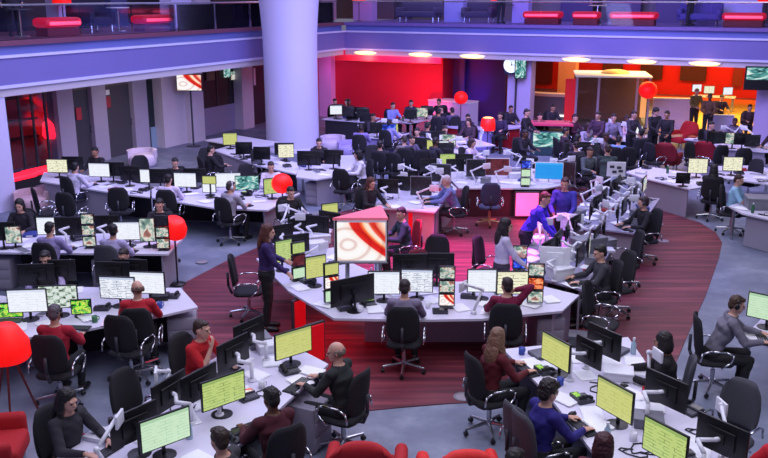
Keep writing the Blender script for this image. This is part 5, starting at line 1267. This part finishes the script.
# kiosk
t = thing('display_kiosk', 'kiosk with a pink top and teal lit sides behind the cyan screen', 'kiosk', W(549, 156), R(-8))
m = MB(); m.box((0, .4, .42), (1.25, .8, .8), bev=.02); ob('body', m.mesh(), mat('teal kiosk', (46, 74, 80), .5, var=.3, scale=3), t)
m = MB(); m.prism([(-.75, -.05), (.75, -.05), (.68, .9), (-.68, .9)], 1.02, 1.08); ob('top_plate', m.mesh(), mat('pink top', (224, 70, 110), .4), t)
for x in (-.6, .6): m = MB(); m.box((x, .4, .92), (.05, .7, .2)); ob('bracket', m.mesh(), GREYP, t)
m = MB(); m.quad([(-.55, -.015, .3), (.55, -.015, .3), (.55, -.015, .8), (-.55, -.015, .8)]); ob('front_screen', m.mesh(), screen_mat('teal'), t)
# red seats
def armchair(p, a, label, mm=REDFAB, s=1.0):
    t = thing('red_armchair', label, 'armchair', (p[0], p[1], 0.0), R(a), 'red seats'); t.scale = (s, s, s)
    m = MB(); m.box((0, -.02, .32), (.62, .62, .22), bev=.06); ob('seat', m.mesh(smooth=True), mm, t)
    ob('backrest', cached('acback', lambda: rounded_panel(.78, .62, .16, -.1, .05, .25).mesh(smooth=True)), mm, t, (0, .32, .62))
    for q in (-1, 1):
        m = MB(); m.box((q * .36, .02, .42), (.14, .62, .34), bev=.06); ob('armrest', m.mesh(smooth=True), mm, t)
    for x in (-.26, .26):
        for y in (-.24, .24): m = MB(); m.rod((x, y, .0), (x, y, .22), .025); ob('leg', m.mesh(), SILVER, t)
armchair(W(681, 134, .5), -60, 'bright red armchair at the end of the white partition'); armchair(W(667, 158, .4), 150, 'dark red armchair before the beige low table, left one', mat('dark red fabric', (122, 16, 30), .8)); armchair(W(700, 156, .4), 170, 'dark red armchair below the cream desk, right one', mat('crimson fabric', (140, 18, 40), .8))
armchair(W(366, 451, .62), 176, 'red armchair back at the bottom edge, left of two'); armchair(W(460, 459, .62), 184, 'bright red armchair back at the bottom edge, right of two', mat('bright red fabric', (224, 40, 36), .7)); armchair(W(-8, 440, .45), 100, 'red armchair at the bottom left corner')
armchair(W(655, 146, .4), 120, 'dark red armchair left of the beige low table', mat('dark red fabric', (122, 16, 30), .8)) if False else None
t = thing('low_table', 'beige low table between the red seats', 'table', W(674, 147), R(-10)); m = MB(); m.box((0, 0, .42), (1.15, .8, .05), bev=.01); ob('top', m.mesh(), mat('beige laminate', (186, 150, 120), .5), t)
for x in (-.48, .48):
    for y in (-.3, .3): m = MB(); m.rod((x, y, 0), (x, y, .4), .025); ob('leg', m.mesh(), SILVER, t)
# white rounded seats
def tub(p, label, mm, s=1.0):
    t = thing('tub_seat', label, 'seat', (p[0], p[1], 0), R(10)); t.scale = (s, s, s)
    m = MB(); m.lathe([(0, 0), (.42, 0), (.48, .1), (.5, .34), (.44, .42), (0, .44)], 28); ob('seat', m.mesh(smooth=True), mm, t)
    m = MB(); m.prism(arc(.52, 60, 300, 16) + arc(.4, 60, 300, 16)[::-1], .3, .58); ob('backrest', m.mesh(), mm, t)
WS = mat('white upholstery', (214, 200, 222), .7); tub(W(143, 166), 'white rounded seat behind the small white screen', WS, .9); tub(W(34, 210), 'white rounded seat at the foot of the left edge column', mat('pinkish upholstery', (206, 170, 180), .7), .85); tub(W(333, 150), 'white rounded seat right of the column foot', WS, .85); tub(W(349, 155), 'lilac rounded seat behind the white card', mat('lilac upholstery', (180, 166, 222), .7), .8)
for i, (px, py, lab) in enumerate(((18, 177, 'red glowing low bench in the left room, left one'), (40, 171, 'red glowing low bench in the left room, right one'))):
    p = W(px, py, .35); t = thing('lit_bench', lab, 'bench', (p.x, p.y, 0), -YAW + PI / 2); m = MB(); m.box((0, 0, .36), (1.0, .45, .14), bev=.05); ob('seat', m.mesh(smooth=True), REDGLOW, t); m = MB(); m.box((0, 0, .14), (.8, .35, .28)); ob('plinth', m.mesh(), BLACK, t)
# glowing panels at the ring, the front ones added for its red glow
for px, py, rz, w, mm, lab in ((421, 226, -10, .62, 'r', 'glowing red panel under the rear left arc'), (527, 205, 0, .6, 'p', 'glowing pink panel under the rear arc'), (316, 344, 40, .34, 'r', 'added red glow panel under the front arc, behind the grey haired man'), (300, 318, 55, .3, 'r', 'added red glow panel under the left front of the ring')):
    p = W(px, py, .36); t = thing('glow_panel', lab, 'light', (p.x, p.y, 0.012), R(rz)); m = MB(); m.box((0, .03, .36), (w, .05, .62), bev=.01); ob('frame', m.mesh(), DARKG, t)
    m = MB(); m.box((0, -.003, .36), (w - .06, .03, .56), bev=.008); ob('glow_face', m.mesh(), mat('pink glow face', (255, 110, 170), .4, emis=1.6, ecol=(255, 90, 150)) if mm == 'p' else mat('red glow face', (190, 10, 26), .4, emis=.28, ecol=(255, 20, 36)), t)

# ------------------------------------------------------------------ small things on the desks
who = dict(dkwoman='the long haired woman at the front left', redcardi='the woman in the red cardigan', maroonman='the man in the maroon jumper', greycoat='the man in the dark jacket', blonde='the fair haired woman in maroon', blueman='the person in the deep blue jumper', maroonlow='the dark red haired woman', blackr='the person in black at the front right', greyman='the man in the grey shirt with a headset',
           redphones='the red jumper with headphones', redbald='the close cropped red jumper', lilacone='the lilac shirt and document screen', lilactwo='the pale shirt and wide white screen', whiteshirt='the white shirt at the left wall', greytee='the light grey shirt', greyback='the man in grey at the ring', phonewoman='the woman on the phone', darkright='the man in dark grey', blackphones='the person in black with headphones', whitehair='the white haired man', profile='the man in profile', stripes='the white sleeves at the left wall')
for k, lab in who.items():
    r_, a = P[k]; keyboard(front_of(r_, a, .50), a, 'black keyboard in front of ' + lab); mouse(front_of(r_, a, .48, -.30), a, 'black mouse beside the keyboard of ' + lab)
for px, py, a, sc_, lab in ((250, 447, 40, 'dark', 'dark desk phone near the bottom of the front left desk'), (290, 372, 30, 'dark', 'desk phone between the papers and the man in the dark jacket'), (545, 372, 110, 'green', 'desk phone with a green screen before the fair haired woman'), (582, 400, 110, 'green', 'desk phone with green keys before the deep blue jumper'), (690, 412, -60, 'dark', 'dark desk phone beside the middle black monitor, front right'), (468, 297, 170, 'dark', 'dark desk phone between the tower and the white screen, ring front'), (172, 297, 180, 'dark', 'dark desk phone at the right end of the left edge desk'), (103, 309, 180, 'dark', 'dark desk phone right of the green terminal'), (440, 312, 180, 'dark', 'dark handset left of the woman on the phone'), (345, 309, 200, 'dark', 'black desk phone at the left corner of the ring front'), (308, 282, 210, 'dark', 'dark desk phone before the lime screen, left front of the ring'), (247, 194, 160, 'green', 'green lit desk phone below the teal screen'), (428, 204, -80, 'dark', 'black desk phone before the white haired man'), (160, 247, 180, 'dark', 'dark desk phone by the wide blank screen')):
    phone(W(px, py, D), a, lab, sc_)
SHEETS = [(222, 376, 20, 'white papers before the woman in the red cardigan'), (256, 375, 50, 'white papers in the middle of the front left desk'), (272, 362, 10, 'papers below the yellow green screen'), (300, 382, 40, 'papers at the right edge of the front left desk'), (311, 372, 60, 'white papers beside the man in the dark jacket'), (188, 420, 30, 'papers right of the pale green screen'), (240, 360, 70, 'papers beside the tilted monitor'), (205, 404, 15, 'papers below the green document screen'),
      (533, 364, 20, 'papers beside the fair haired woman'), (565, 400, 40, 'white papers before the deep blue jumper'), (585, 375, 10, 'papers between the two yellow screens'), (640, 372, 60, 'white papers on the far side of the front right desk'), (632, 395, 30, 'papers right of the middle yellow green screen'), (650, 408, 75, 'papers below the middle black monitor'), (598, 425, 20, 'papers near the dark red haired woman'), (690, 440, 50, 'papers at the bottom of the front right desk'), (610, 362, 15, 'papers before the far black monitor'), (576, 360, 80, 'papers behind the far yellow screen'),
      (18, 328, 20, 'papers at the left edge desk by the laptop'), (88, 318, 40, 'papers right of the red jumper with headphones'), (110, 322, 10, 'pink papers left of the close cropped red jumper'), (150, 305, 60, 'papers on the right end of the left edge desk'), (75, 291, 15, 'papers behind the grid of pictures'),
      (30, 246, 10, 'papers left of the lilac shirt'), (78, 245, 50, 'papers right of the lilac shirt'), (140, 246, 20, 'papers before the wide blank white screen'), (20, 240, 70, 'papers at the left end of the second left desk'),
      (300, 288, 30, 'papers at the left front corner of the ring'), (325, 305, 60, 'papers below the red tower, ring front'), (375, 310, 10, 'papers left of the man in grey'), (432, 300, 40, 'papers right of the man in grey'), (460, 308, 20, 'papers before the red and white tower'), (490, 305, 70, 'papers left of the woman on the phone'), (550, 300, 15, 'papers at the right end of the ring front'), (530, 305, 50, 'papers right of the woman on the phone'),
      (572, 285, 30, 'papers at the near end of the lower right arm'), (590, 268, 60, 'papers before the man in dark grey'), (565, 268, 10, 'papers in the middle of the lower right arm'), (555, 255, 40, 'papers at the inner side of the lower right arm'), (618, 224, 20, 'papers at the end of the upper right arm'), (628, 212, 50, 'papers before the person in black with headphones'), (600, 214, 75, 'papers at the inner side of the upper right arm'), (612, 205, 35, 'papers in the middle of the upper right arm'),
      (395, 207, 20, 'papers at the left end of the rear left arc'), (415, 203, 50, 'papers in the middle of the rear left arc'), (440, 198, 10, 'papers before the white haired man'), (462, 183, 60, 'papers at the corner of the rear arc'), (480, 180, 30, 'papers left on the rear arc'), (505, 183, 70, 'papers in the middle of the rear arc'), (530, 184, 15, 'papers right on the rear arc'), (548, 183, 45, 'papers below the cyan screen'), (335, 232, 30, 'papers on the left arc of the ring'), (312, 240, 60, 'papers beside the man with the lanyard'),
      (128, 190, 20, 'papers on the left wall desk, right of the white sleeves'), (205, 202, 50, 'papers right of the white shirt'), (70, 180, 30, 'papers left of the white sleeves'), (325, 175, 60, 'papers on the grey fronted desk'), (672, 182, 30, 'papers on the pale desk at right'), (745, 320 + 22, 10, 'papers before the man in the grey shirt'), (742, 209, 40, 'papers left of the large flat grey box'), (716, 150, 20, 'papers on the pale desk below the yellow floor')]
for i, (px, py, r_, lab) in enumerate(SHEETS): papers(W(px, py, D), r_, lab, 3 + i % 5, m_=PINK if 'pink' in lab else PAPER)
MUG = [mat('blue mug', (60, 80, 170), .4), mat('red mug', (180, 30, 40), .4), WHITEP, mat('green cup', (60, 120, 80), .4)]
for i, (px, py, lab) in enumerate(((300, 352, 'green cup beside the yellow green screen'), (262, 388, 'white mug by the red and white phone screen'), (560, 385, 'blue mug on the front right desk'), (645, 395, 'red mug on the front right desk'), (428, 308, 'white mug by the man in grey'), (95, 322, 'green cup by the green terminal'), (160, 308, 'blue mug at the right of the left edge desk'), (585, 275, 'red mug near the man in dark grey'), (360, 312, 'white mug under the big television'), (462, 190, 'green cup near the white haired man'), (300, 276, 'blue mug before the standing woman'))):
    nm = lab.split()[0]; mug(W(px, py, D), lab, {'green': MUG[3], 'white': MUG[2], 'blue': MUG[0], 'red': MUG[1]}[nm])
for px, py, a, d, mm, lab in ((270, 350, 25, (.34, .26, .12), WHITEP, 'white paper tray behind the yellow green screen'), (205, 395, 25, (.3, .22, .1), GREYP, 'grey tray beside the black monitor backs'), (258, 345, 25, (.3, .3, .14), GREYP, 'grey tray near the tilted monitor'), (618, 378, -14, (.34, .26, .12), WHITEP, 'white paper tray in the middle of the front right desk'), (580, 345, -14, (.3, .24, .16), DARKG, 'dark tray at the far end of the front right desk'), (648, 425, -14, (.3, .24, .12), GREYP, 'grey tray near the bottom lime screen'), (560, 278, 26, (.36, .28, .2), WHITEP, 'white box on the inner side of the lower right arm'), (552, 262, 26, (.3, .24, .16), GREYP, 'grey box on the inner side of the lower right arm'), (604, 196, 26, (.3, .24, .2), WHITEP, 'white box on the upper right arm'), (160, 299, 6, (.26, .2, .08), BLACK, 'black charging dock at the right of the left edge desk'), (470, 178, 0, (.4, .26, .12), WHITEP, 'white tray left on the rear arc'), (515, 178, 0, (.34, .26, .14), WHITEP, 'white tray right on the rear arc'), (322, 246, 20, (.4, .3, .16), WHITEP, 'white tray on the left arc of the ring'), (312, 250, 20, (.3, .26, .2), WHITEP, 'white box behind the dull green tower')):
    desk_box(W(px, py, D), a, d, lab, mm, 'paper_tray' if 'tray' in lab else 'storage_box', 'tray' if 'tray' in lab else 'box')
BIND = [mat('blue binder', (50, 66, 140), .5), mat('red binder', (150, 30, 40), .5), mat('grey binder', (90, 90, 104), .5), mat('white binder', (214, 212, 224), .5)]
BCOL = ['blue', 'red', 'grey', 'white']
BOT = [mat('clear bottle', (170, 196, 214), .15), mat('green bottle', (60, 110, 80), .2)]
rnd = random.Random(11)
def scatter(di, n, where, ref, kinds, big=.16):
    """loose things over one worktop, told apart by kind and by their order from a named end"""
    poly = POLYS[di]; xs = [p[0] for p in poly]; ys = [p[1] for p in poly]; got = []
    c = sum((V((q[0], q[1], 0)) for q in poly), V()) / len(poly)
    for _ in range(900):
        if len(got) >= n: break
        q = V((rnd.uniform(min(xs), max(xs)), rnd.uniform(min(ys), max(ys)), 0))
        w_ = q + (q - c).normalized() * .14
        if not inside(w_, poly) or not inside(q, poly): continue
        if any((q.x - a) ** 2 + (q.y - b) ** 2 < (r + big * .72) ** 2 for a, b, r in PLACED): continue
        k = kinds[len(got) % len(kinds)]; got.append((q, k)); PLACED.append((q.x, q.y, .1))
    got.sort(key=lambda g: (g[0] - ref).length); cnt = {}
    for q, k in got:
        cnt[k] = cnt.get(k, 0) + 1; o_ = ORD[min(cnt[k], 14) - 1]; an = rnd.uniform(0, 180); lab = '%s {} %s' % (o_, where)
        if k == 'paper': papers(q, an, lab.format('paper stack'), 2 + int(rnd.random() * 5))
        elif k == 'arm': jointed_arm(q, an * 2, lab.format('white jointed arm'))
        elif k == 'bottle': bottle(q, lab.format('small bottle'), BOT[len(got) % 2])
        elif k == 'binder': folder(q, an, lab.format('ring binder'), BIND[int(rnd.random() * 4)])
        elif k == 'cable': cable(q, an, lab.format('loose black cable'))
        elif k == 'phone': phone(q, an, lab.format('extra desk phone'), 'dark')
        elif k == 'mug': mug(q, lab.format('extra mug'), MUG[int(rnd.random() * 4)])
        elif k == 'keys': keyboard(q, an, lab.format('spare keyboard'), WHITEP)
        elif k == 'box': desk_box(q, an, (.24, .2, .14), lab.format('small grey box'), GREYP)
KA = ('paper', 'cable', 'arm', 'binder', 'paper', 'bottle', 'cable', 'phone', 'paper', 'mug'); KB = ('paper', 'arm', 'cable', 'arm', 'paper', 'box', 'arm', 'binder', 'keys'); KC = ('paper', 'phone', 'cable', 'binder', 'bottle', 'keys')
front = V((0, 0, 0)); lft = V((-12, 12, 0))
for di, n, where, ref, kk in ((0, 22, 'on the front left desk, from the front', front, KA), (1, 22, 'on the front right desk, from the front', front, KA), (2, 12, 'on the left edge desk, from the left', lft, KC), (3, 12, 'on the second left desk, from the left', lft, KC), (4, 8, 'on the left wall desk, from the left', lft, KC), (5, 12, 'left of the round red lamp, from the left', lft, KC), (6, 7, 'on the grey fronted desk, from the left', lft, KC), (7, 10, 'on the desk before the white column, from the left', lft, KC),
                            (8, 22, 'on the front arc of the ring, from the left', lft, KA), (9, 12, 'on the left arc of the ring, from the front', front, KB), (10, 16, 'on the rear left arc, from the front', front, KB), (11, 20, 'on the rear arc of the ring, from the left', lft, KB), (12, 20, 'on the lower right arm, from the front', front, KB), (13, 26, 'on the upper right arm, from the front', front, KB),
                            (14, 9, 'on the right desk beside the woman in black, from the left', lft, KC), (15, 12, 'on the desk with the second cream screen, from the left', lft, KC), (16, 5, 'on the desk with the flat grey box, from the left', lft, KC), (17, 5, 'on the right edge desk of the man in grey', lft, KC), (18, 7, 'on the column desk row, from the left', lft, KC), (19, 5, 'on the narrow white table, from the left', lft, KC), (20, 5, 'on the lilac topped desk, from the left', lft, KB), (21, 8, 'on the cluttered back desk, from the left', lft, KB), (22, 6, 'on the desk behind the rear arc, from the left', lft, KB), (23, 6, 'on the desk by the teal top, from the left', lft, KB), (24, 8, 'on the desk before the glass pod, from the left', lft, KB), (25, 10, 'on the desk below the yellow floor, from the left', lft, KB), (28, 4, 'on the cream desk by the red seats, from the left', lft, KC)):
    scatter(di, n, where, ref, kk)
# a white tray back board at the inner side (pale upright panel seen at the right arm)
for px, py, w, h_, a, lab in ((555, 258, .46, .36, -10, 'pale upright panel back on the lower right arm, inner side'), (572, 222, .4, .3, -10, 'pale upright panel back beside the standing blue figure')):
    mon(px, py, a, 'white' if False else 'dark', lab, w=w, h=h_, case=WHITEP, arm=True) if False else monitor(W(px, py, 1.05), 170, 'dark', lab, w, h_, 1.05, True, case=WHITEP)
# round floor boxes
for px, py, lab in ((463, 397, 'round pale floor socket on the red floor near the fair haired woman'), (663, 241, 'pale oval floor socket on the red floor at right, nearer'), (658, 224, 'pale oval floor socket on the red floor at right, farther'), (202, 262, 'pale oval floor socket on the red floor left of the purple woman')):
    p = W(px, py, .012); t = thing('floor_socket', lab, 'socket', p, 0, 'floor sockets'); m = MB(); m.lathe([(.10, 0), (.13, 0), (.13, .008), (.10, .01)], 24); ob('ring', m.mesh(), GREYP, t); m = MB(); m.lathe([(0, .006), (.1, .006), (.1, 0)], 24); ob('lid', m.mesh(), mat('socket lid', (150, 138, 150), .5), t)
# ------------------------------------------------------------------ light
w = bpy.data.worlds.new('dim violet hall'); sc.world = w; w.use_nodes = True
w.node_tree.nodes['Background'].inputs[0].default_value = (.42, .40, .62, 1); w.node_tree.nodes['Background'].inputs[1].default_value = .36
def area(name, loc, target, size, e, rgb, sy=None, spread=None):
    l = bpy.data.lights.new(name, 'AREA'); l.energy = e; l.color = lin(rgb)[:3]; l.size = size
    if sy: l.shape = 'RECTANGLE'; l.size_y = sy
    if spread: l.spread = R(spread)
    o = bpy.data.objects.new(name, l); C.objects.link(o); o.location = loc; o.rotation_euler = (V(target) - V(loc)).to_track_quat('-Z', 'Y').to_euler(); return o
def spot(name, loc, target, e, rgb, ang=50, blend=.6, r=.15):
    l = bpy.data.lights.new(name, 'SPOT'); l.energy = e; l.color = lin(rgb)[:3]; l.spot_size = R(ang); l.spot_blend = blend; l.shadow_soft_size = r
    o = bpy.data.objects.new(name, l); C.objects.link(o); o.location = loc; o.rotation_euler = (V(target) - V(loc)).to_track_quat('-Z', 'Y').to_euler(); return o
COOL = (222, 220, 255)
area('atrium_light', (0, 11, 11), (0, 11.5, 0), 8, 620, (232, 232, 255))
area('atrium_light', (3, 20, 11), (2, 19, 0), 8, 800, COOL)
area('atrium_light', (-7, 17, 9), (-6, 17, 0), 6, 420, (205, 205, 255))
area('atrium_light', (9, 24, 9), (8, 24, 0), 6, 420, (235, 225, 240))
area('atrium_light', (4, 6, 9), (3, 8.5, 0), 4, 230, (245, 245, 250))
area('atrium_light', (-3, 5.5, 9), (-2.5, 8, 0), 4, 150, (225, 225, 255))
spot('magenta_spot', (2.5, 16, 8.5), (1.5, 15.9, 0), 9500, (255, 60, 225), 33)
spot('violet_spot', (-.5, 15, 8.5), (-.3, 14.5, 0), 700, (110, 80, 255), 46)
spot('blue_spot', (4.5, 16, 8.5), (4.2, 16.5, 0), 700, (110, 110, 255), 44)
area('gallery_wash', (-2, 19, 7), tuple(left(60, 60, 0) + V((0, 0, 3.4))), 4, 330, (165, 150, 255))
area('gallery_wash', (4, 24, 7.5), tuple(rear(620, 40, 0) + V((0, 0, 3.4))), 5, 1000, (150, 130, 255))
area('column_wash', (1, 22, 5), (-3.2, 29.4, 3), 3, 300, (170, 170, 255))
area('left_room_light', tuple(up(left(150, 110, 1.4), 2.78)), tuple(up(left(150, 110, 1.6), 0)), 1, 60, (255, 235, 220), 6)
area('red_wash', tuple(up(rear(395, 90, -.6), 2.3)), tuple(up(rear(400, 90, 1.4), 1.0)), 4, 55, (255, 60, 60), .4)
area('cove_wash', tuple(up(rear(400, 60, 2.3), 2.75)), tuple(up(rear(405, 60, 3.2), 2.2)), 5, 170, (255, 70, 130), .3)
for px in (365, 420, 472): spot('cove_spot', tuple(up(rear(px, 58, 2.75), 2.7)), tuple(up(rear(px, 58, 3.2), 2.4)), 45, (255, 215, 150), 150, 1)
spot('blue_bay_spot', tuple(up(rear(448, 100, 1.4), .4)), tuple(up(rear(450, 90, 2.6), 1.8)), 320, (60, 40, 255), 70)
spot('blue_bay_spot', tuple(up(rear(472, 100, 1.4), .4)), tuple(up(rear(472, 90, 2.6), 1.8)), 320, (60, 40, 255), 70)
area('warm_area_light', tuple(up(rear(700, 90, 7), 2.75)), tuple(up(rear(700, 90, 7), 0)), 8, 700, (255, 205, 110), 6)
area('warm_area_light', tuple(up(rear(600, 90, 7), 2.75)), tuple(up(rear(600, 90, 7), 0)), 5, 170, (255, 200, 160), 6)
area('far_wall_wash', tuple(up(rear(680, 80, 14.5), 2.7)), tuple(up(rear(680, 80, 17), 1)), 12, 420, (255, 90, 50), .5)
spot('red_room_spot', tuple(up(left(28, 100, 3.6), 2.7)), tuple(up(left(44, 130, 4.3), 1.3)), 700, (255, 30, 30), 40)
area('gallery_light_left', tuple(up(left(110, 10, 4), 8)), tuple(up(left(110, 10, 4), 4.2)), 8, 170, (200, 190, 255), 4)
area('gallery_light_rear', tuple(up(rear(540, 10, 3.5), 8)), tuple(up(rear(540, 10, 3.5), 4.2)), 22, 420, (215, 190, 245), 4)
def pt(name, loc, e, rgb, r=.1):
    l = bpy.data.lights.new(name, 'POINT'); l.energy = e; l.color = lin(rgb)[:3]; l.shadow_soft_size = r; o = bpy.data.objects.new(name, l); C.objects.link(o); o.location = loc
pt('red_glow_under_ring', (-.95, 12.9, .4), 6, (255, 20, 30)); pt('red_glow_under_ring', (-.6, 12.3, .35), 4, (255, 20, 30)); pt('red_glow_rear_arc', (.9, 17.3, .35), 14, (255, 20, 40)); pt('pink_glow_rear_arc', (3.3, 19.4, .35), 14, (255, 60, 130))

spot('red_wall_spot', tuple(up(rear(425, 100, -.3), .5)), tuple(up(rear(430, 100, 1.4), 1.2)), 160, (255, 20, 30), 120, 1)
pt('pink_pillar_glow', tuple(up(rear(327, 80, .3), 2.2)), 10, (255, 90, 220))  # point light added to make the pillar pinker and brighter
for px, off, txt in spots: pt('bulkhead_glow', tuple(up(rear(px, 58, -.35), ZC + .05)), 5, (255, 200, 130), .05)  # point lights added to spread a warm glow over the bulkhead

spot('blue_rear_spot', (1.5, 19.5, 8.5), (2.2, 20.8, 0), 900, (110, 100, 255), 58)
